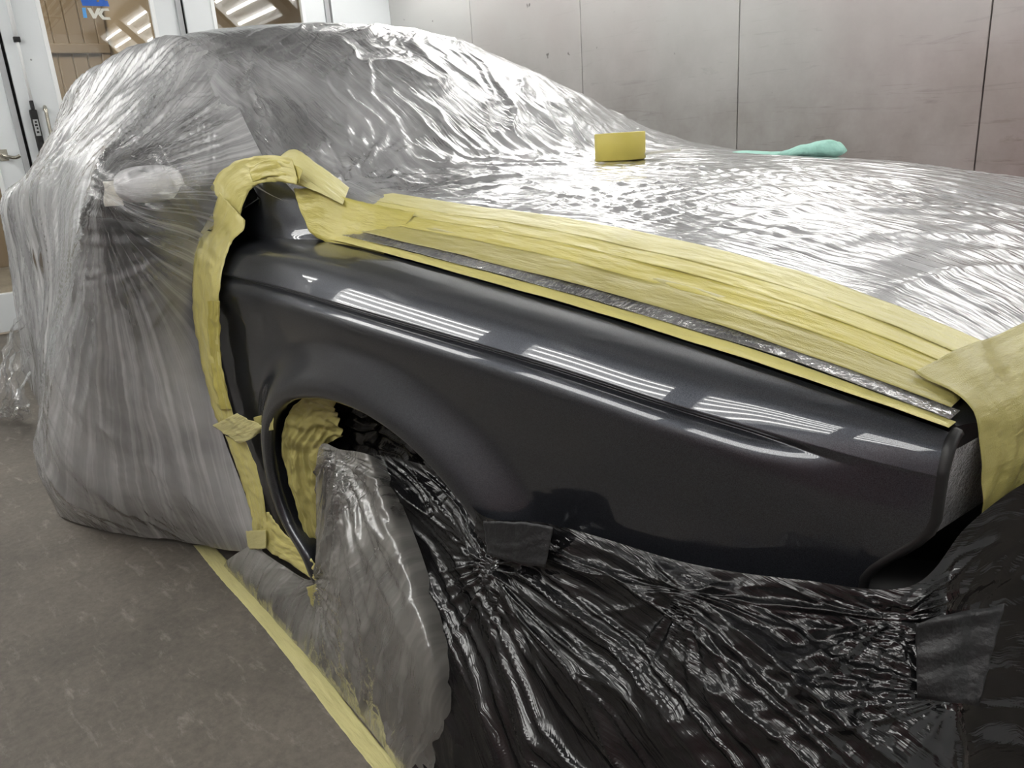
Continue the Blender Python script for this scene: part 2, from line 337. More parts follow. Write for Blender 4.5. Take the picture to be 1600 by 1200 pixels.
def wall_mat():
    """grey sheet metal with scuffs and a red overspray stain towards the front of the booth"""
    m, nt, b, o = new_mat('booth_wall_sheet'); L = nt.links.new
    tc = N(nt, 'ShaderNodeTexCoord'); geo = N(nt, 'ShaderNodeNewGeometry')
    mp = N(nt, 'ShaderNodeMapping'); mp.inputs['Rotation'].default_value = (0, 0, -PH); L(geo.outputs['Position'], mp.inputs[0])
    sep = N(nt, 'ShaderNodeSeparateXYZ'); L(mp.outputs[0], sep.inputs[0])
    # overspray: grows to the front (+a) and downwards
    ax = N(nt, 'ShaderNodeMapRange'); ax.inputs[1].default_value = -1.2; ax.inputs[2].default_value = 1.6; L(sep.outputs[0], ax.inputs[0])
    az = N(nt, 'ShaderNodeMapRange'); az.inputs[1].default_value = 2.3; az.inputs[2].default_value = .9; az.inputs[3].default_value = .25; L(sep.outputs[2], az.inputs[0])
    n1 = N(nt, 'ShaderNodeTexNoise', i_Scale=1.3, i_Detail=4.); L(mp.outputs[0], n1.inputs['Vector'])
    mu = N(nt, 'ShaderNodeMath', operation='MULTIPLY'); L(ax.outputs[0], mu.inputs[0]); L(az.outputs[0], mu.inputs[1])
    mu2 = N(nt, 'ShaderNodeMath', operation='MULTIPLY_ADD', use_clamp=True); mu2.inputs[1].default_value = .9; L(mu.outputs[0], mu2.inputs[0])
    nn = N(nt, 'ShaderNodeMath', operation='MULTIPLY_ADD'); nn.inputs[1].default_value = .5; nn.inputs[2].default_value = -.25; L(n1.outputs[0], nn.inputs[0]); L(nn.outputs[0], mu2.inputs[2])
    c1 = N(nt, 'ShaderNodeMix', data_type='RGBA'); c1.inputs[6].default_value = (*s2l((196, 196, 194)), 1); c1.inputs[7].default_value = (*s2l((166, 118, 121)), 1); L(mu2.outputs[0], c1.inputs[0])
    # brownish dusty haze plus painted light falloff down the wall, arcs wiped in
    dz = N(nt, 'ShaderNodeMapRange'); dz.inputs[1].default_value = 1.9; dz.inputs[2].default_value = .8; L(sep.outputs[2], dz.inputs[0])
    n2 = N(nt, 'ShaderNodeTexNoise', i_Scale=2.2, i_Detail=6., i_Roughness=.65); L(mp.outputs[0], n2.inputs['Vector'])
    dm = N(nt, 'ShaderNodeMath', operation='MULTIPLY_ADD', use_clamp=True); dm.inputs[2].default_value = .05; dzz = N(nt, 'ShaderNodeMath', operation='MULTIPLY'); dzz.inputs[1].default_value = 1.7; L(dz.outputs[0], dzz.inputs[0]); L(dzz.outputs[0], dm.inputs[0]); L(n2.outputs[0], dm.inputs[1])
    c2 = N(nt, 'ShaderNodeMix', data_type='RGBA', blend_type='MULTIPLY'); c2.inputs[7].default_value = (.52, .49, .47, 1); L(dm.outputs[0], c2.inputs[0]); L(c1.outputs[2], c2.inputs[6])
    mp2 = N(nt, 'ShaderNodeMapping'); mp2.inputs['Scale'].default_value = (.8, 1, 9); L(mp.outputs[0], mp2.inputs[0])
    n3 = N(nt, 'ShaderNodeTexNoise', i_Scale=2.5, i_Detail=6., i_Roughness=.7, i_Distortion=1.2); L(mp2.outputs[0], n3.inputs['Vector'])
    r3 = N(nt, 'ShaderNodeMapRange'); r3.inputs[1].default_value = .58; r3.inputs[2].default_value = .75; L(n3.outputs[0], r3.inputs[0])
    d3 = N(nt, 'ShaderNodeMath', operation='MULTIPLY'); d3.inputs[1].default_value = .85; L(r3.outputs[0], d3.inputs[0])
    d4 = N(nt, 'ShaderNodeMath', operation='MULTIPLY'); L(d3.outputs[0], d4.inputs[0]); L(dz.outputs[0], d4.inputs[1])
    c3 = N(nt, 'ShaderNodeMix', data_type='RGBA', blend_type='MULTIPLY'); c3.inputs[7].default_value = (.5, .48, .47, 1); L(d4.outputs[0], c3.inputs[0]); L(c2.outputs[2], c3.inputs[6])
    vo = N(nt, 'ShaderNodeTexNoise', i_Scale=14., i_Detail=2.); L(mp.outputs[0], vo.inputs['Vector'])
    rv = N(nt, 'ShaderNodeMapRange'); rv.inputs[1].default_value = .74; rv.inputs[2].default_value = .78; L(vo.outputs[0], rv.inputs[0])
    c4 = N(nt, 'ShaderNodeMix', data_type='RGBA', blend_type='MULTIPLY'); c4.inputs[7].default_value = (.35, .34, .33, 1); L(rv.outputs[0], c4.inputs[0]); L(c3.outputs[2], c4.inputs[6])
    L(c4.outputs[2], b.inputs['Base Color']); b.inputs['Roughness'].default_value = .38; b.inputs['Specular IOR Level'].default_value = .4
    return m
def floor_mat():
    m, nt, b, o = new_mat('booth_floor_concrete'); L = nt.links.new
    tc = N(nt, 'ShaderNodeNewGeometry')
    n1 = N(nt, 'ShaderNodeTexNoise', i_Scale=2.0, i_Detail=8., i_Roughness=.65); L(tc.outputs['Position'], n1.inputs['Vector'])
    cr = N(nt, 'ShaderNodeValToRGB'); L(n1.outputs[0], cr.inputs[0]); e = cr.color_ramp.elements
    e[0].position = .3; e[0].color = (*s2l((88, 83, 77)), 1); e[1].position = .75; e[1].color = (*s2l((128, 121, 111)), 1)
    mp = N(nt, 'ShaderNodeMapping'); mp.inputs['Scale'].default_value = (6, 21, 1); mp.inputs['Rotation'].default_value = (0, 0, -.35); L(tc.outputs['Position'], mp.inputs[0])
    n2 = N(nt, 'ShaderNodeTexNoise', i_Scale=1.6, i_Detail=7., i_Roughness=.7, i_Distortion=.35); L(mp.outputs[0], n2.inputs['Vector'])
    r2 = N(nt, 'ShaderNodeMapRange'); r2.inputs[1].default_value = .56; r2.inputs[2].default_value = .74; L(n2.outputs[0], r2.inputs[0])
    c2 = N(nt, 'ShaderNodeMix', data_type='RGBA'); c2.inputs[7].default_value = (*s2l((180, 176, 166)), 1); L(cr.outputs[0], c2.inputs[6])
    q = N(nt, 'ShaderNodeMath', operation='MULTIPLY'); q.inputs[1].default_value = .42; L(r2.outputs[0], q.inputs[0]); L(q.outputs[0], c2.inputs[0])
    n3 = N(nt, 'ShaderNodeTexNoise', i_Scale=55., i_Detail=3., i_Roughness=.7); L(tc.outputs['Position'], n3.inputs['Vector'])
    r3 = N(nt, 'ShaderNodeMapRange'); r3.inputs[3].default_value = .55; r3.inputs[4].default_value = 1.35; L(n3.outputs[0], r3.inputs[0])
    c3 = N(nt, 'ShaderNodeVectorMath', operation='SCALE'); L(c2.outputs[2], c3.inputs[0]); L(r3.outputs[0], c3.inputs['Scale'])
    L(c3.outputs[0], b.inputs['Base Color'])
    rr = N(nt, 'ShaderNodeMapRange'); rr.inputs[3].default_value = .6; rr.inputs[4].default_value = .8; L(n1.outputs[0], rr.inputs[0]); L(rr.outputs[0], b.inputs['Roughness'])
    bp = N(nt, 'ShaderNodeBump', i_Strength=.25, i_Distance=.004); L(n3.outputs[0], bp.inputs['Height']); L(bp.outputs[0], b.inputs['Normal'])
    return m
M['wall'] = wall_mat(); M['floor'] = floor_mat()

# ------------------------------------------------------------------ the booth
def struct(o): o['kind'] = 'structure'; return o
struct(bbox('floor', -4.5, LEN, -.1, WID + .1, -.1, 0, M['floor']))
ceil = struct(bbox('ceiling', -.1, LEN + .1, -.1, WID + .1, HGT, HGT + .1, M['ceil']))
# ceiling filter grilles with slats
for i in range(5):
    a0 = .9 + i * 1.45
    for j, b0 in enumerate((1.3, 3.3)):
        fr = bbox('filter_panel', a0, a0 + 1.2, b0, b0 + 1.0, HGT - .02, HGT - .002, M['grille'], ceil)
        for k in range(10):
            bbox('slat', a0 + .02, a0 + 1.18, b0 + .04 + k * .1, b0 + .065 + k * .1, HGT - .04, HGT - .0205, M['ceil'], fr)
# far wall, sheet by sheet
PW = 1.15
wf = struct(bbox('wall_far', -.1, LEN + .1, -.12, -.02, 0, HGT, M['gap']))
for i in range(8):
    a0 = i * PW; a1 = min(a0 + PW, LEN)
    if a1 - a0 < .1: continue
    bbox('wall_panel', a0 + (.003 if i else 0), a1 - .003, -.019, 0, 0.0, HGT - .002, M['wall'], wf, .002)
wn = struct(bbox('wall_near', -.1, LEN + .1, WID + .02, WID + .12, 0, HGT, M['gap']))
for i in range(8):
    a0 = i * PW; a1 = min(a0 + PW, LEN)
    if a1 - a0 < .1: continue
    bbox('wall_panel', a0 + .003, a1 - .003, WID, WID + .019, 0.0, HGT - .002, M['wall'], wn, .002)
wfr = struct(bbox('wall_front', LEN, LEN + .1, 0, WID, 0, HGT, M['white']))

# rear wall: corner pier, header, then folding door leaves with tall windows
wr = struct(bbox('wall_rear', -.12, 0, 0, .50, 0, HGT, M['white']))
bbox('header', -.12, 0, .50, WID, 2.62, HGT, M['white'], wr)
def leaf(name, b0, b1, w0, w1, label):
    d = struct(empty(name, tuple(bth(0, (b0 + b1) / 2, 0)))); d['label'] = label
    g = .010
    bbox('stile', -.075, -.01, b0 + g, w0, .02, 2.6, M['white'], d, .004)
    bbox('stile', -.075, -.01, w1, b1 - g, .02, 2.6, M['white'], d, .004)
    bbox('rail', -.075, -.0105, w0, w1, .02, .27, M['white'], d, .004)
    bbox('rail', -.075, -.0105, w0, w1, 2.42, 2.6, M['white'], d, .004)
    for bb in ((w0 - .014, w0 + .012), (w1 - .012, w1 + .014)):
        bbox('glazing_bead', -.03, -.002, bb[0], bb[1], .26, 2.43, M['whiteb'], d, .003)
    bbox('edge_profile', -.06, .006, b0 + g, b0 + g + .035, .02, 2.6, M['greyprofile'], d, .003)
    p = bbox('pane', -.048, -.042, w0, w1, .27, 2.42, M['glass'], d)
    return d, p
l1, p1 = leaf('door_1', .51, 1.61, .73, 1.40, 'white door leaf beside the corner, ceiling lamp mirrored in its glass')
l2, p2 = leaf('door_2', 1.61, 2.74, 1.81, 2.49, 'white door leaf with blue and white sticker on its glass')
l3, p3 = leaf('door_3', 2.74, 3.86, 2.93, 3.62, 'white door leaf with lever handle at the left edge')
wr2 = struct(bbox('wall_rear_pier', -.12, 0, 3.87, WID, 0, 2.62, M['white']))
# dark seals in the gaps between leaves
for b in (1.61, 2.74): bbox('seal', -.085, -.03, b - .0095, b + .0095, .02, 2.6, M['gap'], wr)
# locking rod and bolt on leaf 2
tube('lock_rod', [bth(.012, 2.655, z) for z in (1.44, 1.8, 2.2, 2.55)], .009, M['whiteb'], l2)
tube('lock_rod_sleeve', [bth(.012, 2.655, z) for z in (1.82, 2.2, 2.55)], .0135, M['whiteb'], l2)
bbox('rod_clip', -.009, .03, 2.636, 2.674, 1.80, 1.83, M['black'], l2, .003)
bbox('lock_body', -.009, .035, 2.640, 2.682, 1.13, 1.40, M['black'], l2, .006)
bbox('lock_tip', -.009, .03, 2.647, 2.668, 1.40, 1.455, M['black'], l2, .004)
bbox('lock_plate', .035, .037, 2.648, 2.676, 1.24, 1.34, M['greyprofile'], l2)
for z, w in ((1.325, .012), (1.305, .016), (1.285, .010), (1.262, .014)):
    bbox('lock_mark', .037, .038, 2.655, 2.655 + w, z - .006, z + .006, M['black'], l2)
hp = [bth(-.01, 2.59, 1.40), bth(.03, 2.59, 1.415), bth(.055, 2.592, 1.40), bth(.06, 2.594, 1.34), bth(.06, 2.594, 1.1), bth(.055, 2.594, 1.02), bth(-.01, 2.594, 1.0)]
tube('pull_handle', cspline(hp, 40), .0105, M['chrome'], l2)
hp = [bth(-.01, 2.885, 1.135), bth(.04, 2.885, 1.135), bth(.055, 2.875, 1.128), bth(.055, 2.82, 1.115), bth(.055, 2.795, 1.125)]
tube('lever_handle', cspline(hp, 30), .011, M['chrome'], l3)
bbox('handle_plate', -.01, -.004, 2.855, 2.915, 1.10, 1.17, M['chrome'], l3, .002)
for b, z in ((2.60, 1.70), (.69, 1.945)): tube('screw', [bth(-.01, b, z), bth(-.0075, b, z)], .006, M['greyprofile'], l2 if b > 2 else l1, 10)
# sticker: blue block emblem over the letters I V C
def plate(name, pts, mat, parent, a=-.0415, th=.0012):
    n = len(pts); v = [bth(a, b, z) for b, z in pts] + [bth(a + th, b, z) for b, z in pts]
    f = [tuple(range(n)), tuple(range(2 * n - 1, n - 1, -1))] + [(i, (i + 1) % n, n + (i + 1) % n, n + i) for i in range(n)]
    return poly_obj(name, v, f, mat, parent)
def st(pp): return [tuple(float(q) for q in ((lambda p: (np.dot(K0 - p, EN), p[2]))(CAM + ray(x, y) * (np.dot(K0 - E1 * .041 - CAM, E1) / np.dot(ray(x, y), E1))))) for x, y in pp]
plate('sticker_emblem', st([(129, 9), (126, 0), (132, -14), (136, -14), (138, -4), (143, -5), (143, -20), (150, -20), (151, 3), (155, 3), (154, -22), (162, -22), (164, 1), (168, 1), (171, 10)]), M['blue'], p2)
plate('sticker_letter', st([(128, 12), (134, 12), (134, 15), (136.5, 28), (130.5, 28), (128.5, 15)]), M['lblue'], p2)
plate('sticker_letter', st([(136, 12.3), (142, 12.5), (147.5, 22), (151.5, 12.6), (157.5, 13), (150, 29), (145.5, 29)]), M['stick'], p2)
plate('sticker_letter', st([(169, 13), (171, 17), (162, 17), (159, 22), (163, 26.5), (171.5, 27), (173.5, 31), (160, 30.5), (153, 22), (158.5, 13.5)]), M['stick'], p2)

# the hall behind the doors, seen through the glass
hall = struct(empty('wall_hall', tuple(bth(-4.4, 2, 0))))
bbox('plaster', -4.5, -4.4, -3, 8, 0, 4.2, M['beige'], hall)
ga = 1.36
for i in range(24):
    bbox('gate_board', -4.399, -4.375, ga + i * .15, ga + (i + 1) * .15 - .014, 0, 4.2, M['ribbed'], hall, .006)
bbox('gate_beam', -4.374, -4.33, ga - .1, 4.9, 2.22, 2.32, M['ribbed'], hall, .01)
bbox('gate_post', -4.399, -4.35, ga - .1, ga - .002, 0, 4.2, M['ribbed'], hall, .01)
bbox('ceiling', -4.5, -.13, -3, 8, 4.2, 4.3, M['beige'], hall)
bbox('side', -4.5, -.13, -3.1, -3, 0, 4.2, M['beige'], hall)
bbox('side', -4.5, -.13, 8, 8.1, 0, 4.2, M['beige'], hall)
struct(bbox('floor_hall', -4.5, -.12, -3, -.11, -.1, -.001, M['hallfloor']))
struct(bbox('floor_hall_rear', -4.5, -.12, WID + .11, 8, -.1, -.001, M['hallfloor']))
hl = bpy.data.lights.new('hall_lamp', 'AREA'); hl.energy = HALL_POWER * 6; hl.size = 1.6; hl.color = (1, .93, .82)
ho = bpy.data.objects.new('hall_lamp', hl); link(ho); ho.location = tuple(bth(-2.2, 3.0, 4.1))

# fluorescent light boxes between the side walls and the ceiling, five tubes each
def light_box(a0, side):
    # slanted plane from the wall (z=2.25) up to the ceiling
    b_w, b_c = (0.02, .62) if side == 0 else (WID - .02, WID - .62)
    z_w, z_c = 2.32, HGT - .03
    L_ = 1.28 if side == 0 else 1.36
    o = empty('light_box', tuple(bth(a0 + L_ / 2, b_w, z_w)))
    d = np.array([b_c - b_w, z_c - z_w]); ln = np.linalg.norm(d); d /= ln; nrm = np.array([d[1], -d[0]]) if side == 0 else np.array([-d[1], d[0]])
    def pt(a, s, h): q = np.array([b_w, z_w]) + d * s + nrm * h; return bth(a, q[0], q[1])
    def slab(name, aa, ab, s0, s1, h0, h1, mat):
        v = [pt(a, s, h) for h in (h0, h1) for a, s in ((aa, s0), (ab, s0), (ab, s1), (aa, s1))]
        return poly_obj(name, v, CUBE_F, mat, o)
    slab('housing', a0, a0 + L_, 0, ln, -.04, -.03, M['fixture'])
    for s in (0, ln - .03): slab('frame', a0, a0 + L_, s, s + .03, -.03, .035, M['fixture'])
    for a in (a0, a0 + L_ - .03): slab('frame', a, a + .03, .03, ln - .03, -.03, .035, M['fixture'])
    for k in range(5):
        s = ln * (.14 + .18 * k)
        tube('tube', [pt(a, s, .0) for a in (a0 + .05, a0 + L_ - .05)], .017, M['tube'], o, 10)
    return o
POS = ['nearest the rear doors', 'second from the rear doors', 'third from the rear doors', 'fourth from the rear doors', 'nearest the front wall']
for i in range(5):
    o = light_box(.35 + i * 1.6, 0); tag(o, 'slanted five-tube light box above the stained far wall, ' + POS[i], 'light', 'light boxes above the far wall')
    o = light_box(.06 + i * 1.66, 1); tag(o, 'slanted five-tube light box above the near wall, ' + POS[i], 'light', 'light boxes above the near wall')
# ------------------------------------------------------------------ the car
car = tag(empty('car', (-1.3, .85, 0)), 'dark grey car wrapped in masking film, only its front fender bare', 'car')
CREASE = [(-.85, .803), (-.617, .8005), (-.5, .7995), (-.383, .7975), (-.267, .7939), (-.15, .7888), (-.033, .7836), (.083, .7786), (.2, .7737), (.317, .7684), (.433, .7621), (.55, .7536), (.667, .7413), (.783, .7235), (.9, .700)]
FTOP = [(-.85, .893), (-.65, .885), (-.5, .880), (-.407, .8767), (-.313, .8732), (-.22, .8679), (-.127, .8615), (-.033, .8545), (.06, .8475), (.153, .8405), (.247, .8334), (.34, .8262), (.433, .8184), (.527, .8091), (.62, .7985), (.713, .7855), (.807, .767), (.9, .738)]
HCROWN = [(-.7, 1.02), (-.5, 1.0), (-.128, .966), (.155, .958), (.372, .936), (.5, .918), (.6, .897), (.7, .873), (.81, .838), (.90, .796), (.97, .75)]
YE = [(-.85, .15), (-.2, .135), (.2, .115), (.446, .10), (.6, .093), (.716, .092), (.8, .100), (.86, .115), (.97, .12)]
def yplan(X): return .085 * np.clip((X - .5) / .36, 0, 1.3) ** 2.4
def xmap(x, y): return np.where(x > .6, .6 + (x - .6) * (.355 - .11 * (np.abs(.85 - y) / .72) ** 2) / .355, x)
def hood_z(X, Y):
    xf = .955 - .11 * (np.abs(.85 - Y) / .72) ** 2
    xq = np.where(X > .6, .6 + (X - .6) * .355 / (xf - .6), X)
    zc = spline_tab(xq, HCROWN); ze = spline_tab(X, FTOP) + .002; ye = spline_tab(X, YE)
    s = np.abs(Y - .85) / (.85 - ye)
    return zc - (zc - ze) * np.clip(s, 0, 1.2) ** 3.2
LIP = [(-.325, .17), (-.34, .216), (-.416, .298), (-.436, .40), (-.425, .47), (-.393, .528), (-.311, .587), (-.2, .621), (-.065, .634), (.051, .622), (.15, .592), (.223, .553), (.272, .518), (.315, .455), (.335, .37), (.335, .28), (.32, .17)]
def build_fender():
    NX = 260; XF = .846
    X = np.linspace(-.80, XF, NX)
    zc = spline_tab(X, CREASE); zt = spline_tab(X, FTOP); yt = spline_tab(X, YE)
    yp = yplan(X)
    rows = []
    zA = zc - .034
    prof = [(-.034, 0.0), (-.030, .0), (-.026, .0001), (-.022, .0005), (-.0185, .0014), (-.015, .003), (-.011, .0056), (-.007, .0095), (-.004, .0135), (-.002, .0170), (-.0006, .0195), (.0, .0205), (.0012, .0203), (.0026, .0188), (.0045, .0160), (.0065, .0135), (.0085, .0122)]
    fd = 1 - sstep(.66, .80, X)
    for dz_, dy_ in prof: rows.append(np.stack([X, yp + dy_ * fd + .004 * (1 - fd) * (dz_ + .034) / .034, zc + dz_], 1))
    nphi = 48
    # section above the crease: steep flank, quick turn, flat top
    tq = np.linspace(0, 1, 481); el = np.radians(25 + 10 * tq + 42 / (1 + np.exp(-(tq - .52) / .10)))
    PS = np.concatenate([[0], np.cumsum(np.cos(el[:-1]))]); PC = np.concatenate([[0], np.cumsum(np.sin(el[:-1]))])
    PS = (PS / PS[-1])[::10]; PC = (PC / PC[-1])[::10]
    for k in range(1, nphi + 1):
        s, c = PS[k], PC[k]
        y0 = yp + .0120 * fd + .004 * (1 - fd); z0 = zc + .0085
        rows.append(np.stack([X, y0 + (np.maximum(yt, yp + .024) - y0) * c, z0 + (zt - z0) * s], 1))
    for dy_, dz_ in ((.004, -.0015), (.006, -.006), (.006, -.02)):
        rows.append(np.stack([X, np.maximum(yt, yp + .024) + dy_, zt + dz_], 1))
    up = np.stack(rows, 1)                                       # (NX, rows, 3)
    # lower part: rings between the arch lip and the outline
    nb0, nb1 = 34, 40
    B = [(-.80, z) for z in np.linspace(.17, zA[0], nb0)[:-1]] + list(zip(X, zA)) + [(XF - .056 * float(sstep(0, .085, zA[-1] - z)), z) for z in np.linspace(zA[-1], .17, nb1)[1:]]
    B = np.array(B); nB = len(B)
    Lp = cspline(np.array(LIP), 900); al = np.concatenate([[0], np.cumsum(np.linalg.norm(np.diff(Lp, axis=0), axis=1))])
    def near(p): return al[np.argmin(((Lp - p) ** 2).sum(1))]
    ks = [0, nb0 - 1, nb0 - 1 + NX // 4, nb0 - 1 + NX // 2, nb0 - 1 + int(NX * .72), nb0 - 1 + NX - 1, nB - 1]
    vs = [0, near((-.425, .47)), near((-.33, .575)), near((-.06, .634)), near((.18, .575)), near((.30, .49)), al[-1]]
    sl = np.interp(np.arange(nB), ks, vs)
    # smooth the correspondence
    for _ in range(30): sl[1:-1] = (sl[:-2] + 2 * sl[1:-1] + sl[2:]) / 4
    Lk = np.stack([np.interp(sl, al, Lp[:, 0]), np.interp(sl, al, Lp[:, 1])], 1)
    tt = np.concatenate([np.linspace(0, .3, 26)[:-1], np.linspace(.3, 1, 26)])
    G = []
    for t in tt:
        XZ = Lk * (1 - t) + B * t
        x, z = XZ[:, 0], XZ[:, 1]
        dl = np.linalg.norm(XZ - Lk, axis=1)
        dmin = np.sqrt(((XZ[:, None, :] - Lp[None, ::6, :]) ** 2).sum(2)).min(1)
        zA_ = spline_tab(x, CREASE) - .034
        dent = .010 * sstep(0, .10, zA_ - z)                          # side sinks in a little under the shoulder
        flare = -.034 * (1 - sstep(.012, .105, dmin)) - .004 * np.exp(-(dmin / .03) ** 2)
        fade = sstep(0, .05, zA_ - z)
        y = yplan(x) + dent + flare * (fade * .9 + .1) + .10 * np.clip(.42 - z, 0, 1) ** 1.6 * (dmin > -1)
        G.append(np.stack([x, y, z], 1))
    low = np.stack(G, 1)
    # make the first ring row coincide with the shoulder
    ia, ib = nb0 - 1, nb0 - 1 + NX
    low[ia:ib, -1] = up[:, 0]
    # rolled lip
    lip = []
    for dn, dy_ in ((-.006, .004), (-.009, .010), (-.009, .022), (-.004, .045)):
        cen = np.array([-.06, .33]); dv = Lk - cen; dv /= np.linalg.norm(dv, axis=1)[:, None]
        q = Lk + dv * dn; lip.append(np.stack([q[:, 0], low[:, 0, 1] + dy_, q[:, 1]], 1))
    low = np.concatenate([np.stack(lip[::-1], 1), low], 1)
    Vv = [low.reshape(-1, 3)]; Q = [quads(low.shape[0], low.shape[1], False)]
    off = len(Vv[0]); Vv.append(up.reshape(-1, 3)); Q.append(quads(up.shape[0], up.shape[1], False) + off)
    V_ = np.concatenate(Vv); Q_ = np.concatenate(Q)
    # weld the shared row
    nvl = low.shape[1]; remap = np.arange(len(V_))
    for i in range(NX): remap[off + i * up.shape[1]] = (ia + i) * nvl + nvl - 1
    Q_ = remap[Q_]
    o = mesh_np('fender', V_, Q_, M['paint'], car)
    fe = [np.array(low[k, -1]) for k in range(ib - 1, ib + 22)]
    fe = [up[-1, k] for k in range(up.shape[1] - 4, 0, -3)] + fe
    tube('front_seal', np.array(fe) + [.002, .005, 0], .0065, M['black'], o, 8)
    o['label'] = 'bare dark grey metallic front fender with flared wheel arch'
    return o
fender = build_fender()
# the fender's rear horn that climbs to the windscreen pillar
hor = [((362, 380, .10), (522, 381, .142)), ((374, 354, .115), (486, 358, .146)), ((376, 328, .126), (472, 330, .151)), ((380, 304, .136), (466, 311, .156)), ((402, 278, .146), (443, 282, .162))]
cols = []
for a, b in hor:
    a = px(a[0], a[1], Y=a[2]); b = px(b[0], b[1], Y=b[2]); seg = []
    for t in np.linspace(0, 1, 24): q = a * (1 - t) + b * t; q[1] -= .014 * math.sin(math.pi * t); seg.append(q)
    cols.append(seg)
HG = patch([[c[i] for c in cols] for i in range(24)], 40, 40)
HG[:, :, 1] += .0
# curve its foot outwards onto the fender
grid_obj('fender_horn', HG, M['paint'], car)

Xs = np.linspace(-.62, .955, 70); Ys = np.linspace(0, 1, 60)
HG = np.zeros((70, 60, 3))
for i, x in enumerate(Xs):
    ye = float(spline_tab(x, YE)) + .008
    yy = ye + (1.7 - 2 * ye) * Ys; xx = xmap(np.full(60, x), yy); HG[i] = np.stack([xx, yy, hood_z(xx, yy)], 1)
grid_obj('hood', HG, M['paint'], car, True)
RAIL = [(-.60, .125, .955), (-.85, .195, 1.11), (-1.08, .265, 1.25), (-1.30, .33, 1.345), (-1.7, .36, 1.362), (-2.2, .365, 1.342), (-2.6, .36, 1.28), (-2.95, .31, 1.10), (-3.15, .28, .985)]
ROOFC = [(-.40, .85, .985), (-.68, .85, 1.15), (-.93, .85, 1.295), (-1.16, .85, 1.385), (-1.7, .85, 1.42), (-2.25, .85, 1.40), (-2.68, .85, 1.33), (-3.02, .85, 1.12), (-3.2, .85, 1.0)]
def arch_col(r, c, rise=.5):
    r = np.array(r, float); c = np.array(c, float); out = []
    for t in np.linspace(-1, 1, 9):
        w = 1 - abs(t) ** 2.6; q = r + (c - r) * w; q[1] = .85 + t * (.85 - r[1]); q[0] = r[0] + (c[0] - r[0]) * (1 - t * t); out.append(q)
    return out
top = [arch_col(r, c) for r, c in zip(RAIL, ROOFC)]
grid_obj('windscreen', patch(top[:4], 40, 40), M['glassdark'], car)
grid_obj('roof', patch(top[3:7], 40, 40), M['paint'], car)
grid_obj('rear_window', patch(top[6:], 24, 40), M['glassdark'], car)
grid_obj('boot_lid', patch([arch_col((-3.15, .28, .985), (-3.2, .85, 1.0)), arch_col((-3.4, .22, .955), (-3.45, .85, .97)), arch_col((-3.52, .2, .90), (-3.6, .85, .90)), arch_col((-3.56, .2, .55), (-3.64, .85, .55)), arch_col((-3.5, .2, .22), (-3.6, .85, .22))], 40, 30), M['paint'], car)
for side in (0, 1):
    def my(p): p = np.array(p, float); p[1] = p[1] if side == 0 else 1.7 - p[1]; return p
    belt = [my((x, y, .895)) for x, y in ((-.66, .03), (-.85, .035), (-1.1, .04), (-1.35, .045), (-1.7, .05), (-2.2, .065), (-2.6, .11), (-2.95, .17), (-3.15, .20))]
    rail = [my(r) for r in RAIL]
    wg = patch([[b, (b + r) / 2 + my((0, -.02, 0)) * np.array([0, 1, 0]) * (1 if side == 0 else 0), r] for b, r in zip(belt, rail)], 60, 16)
    grid_obj('side_window', patch([[b, r] for b, r in zip(belt, rail)], 60, 12), M['glassdark'], car, side == 1)
    tube('roof_rail', cspline(np.array(rail) + [0, .014 if side == 0 else -.014, -.014], 60), .014, M['paint'], car, 10)
    b, r = belt[4], rail[4]
    tube('door_pillar', [b, (b + r) / 2, r], .03, M['black'], car, 8)
    dcols = []
    for x, inset in ((-.80, 0), (-.95, 0), (-1.4, -.005), (-1.9, -.005), (-2.4, .03), (-2.9, .10), (-3.3, .15), (-3.55, .26)):
        dcols.append([my(p) for p in ((x, .06 + inset, .17), (x, .018 + inset, .33), (x, .004 + inset, .55), (x, .0 + inset, .74), (x, .02 + inset, .80), (x, .045 + inset, .895), (x, .10 + inset, .90))])
    k0 = 0 if side == 0 else 0
    grid_obj('door_front', patch(dcols[:4], 40, 30), M['paint'], car, side == 0)
    grid_obj('door_rear', patch(dcols[3:6], 30, 30), M['paint'], car, side == 0)
    grid_obj('rear_quarter', patch(dcols[5:], 30, 30), M['paint'], car, side == 0)
fc = [[(x, 1.7 - y, z) for y, z in ((.06, .17), (.0, .5), (.0, .75), (.06, .83), (.14, .86 - .1 * max(0, x)))] for x in (-.8, -.3, .2, .6, .86)]
grid_obj('fender_far_side', patch(fc, 30, 20), M['paint'], car)
# door mirror: a rounded shell on a short foot
def blob(c, r, ax, mat, name, parent, nu=28, nv=16, sq=.75):
    V = []
    ax = np.array(ax)
    for i in range(nu):
        for j in range(nv):
            a = 2 * math.pi * i / nu; b = -math.pi / 2 + math.pi * j / (nv - 1)
            f = lambda t: math.copysign(abs(t) ** sq, t)
            v = np.array([f(math.cos(b)) * f(math.cos(a)) * r[0], f(math.cos(b)) * f(math.sin(a)) * r[1], f(math.sin(b)) * r[2]])
            V.append(np.array(c) + ax @ v)
    Q = [(i * nv + j, ((i + 1) % nu) * nv + j, ((i + 1) % nu) * nv + j + 1, i * nv + j + 1) for i in range(nu) for j in range(nv - 1)]
    return poly_obj(name, V, Q, mat, parent, True)
ca, sa = math.cos(.25), math.sin(.25)
AX = np.array([[ca, -sa, 0], [sa, ca, 0], [0, 0, 1]])
M['mirror'] = simple('mirror_shell_silver', (238, 238, 240), .35)
mir = blob((-.69, -.068, 1.005), (.036, .074, .038), AX, M['mirror'], 'door_mirror', car)
tube('mirror_foot', [(-.70, .06, .92), (-.70, .03, .95), (-.695, -.02, .985)], [.03, .028, .025], M['black'], mir)
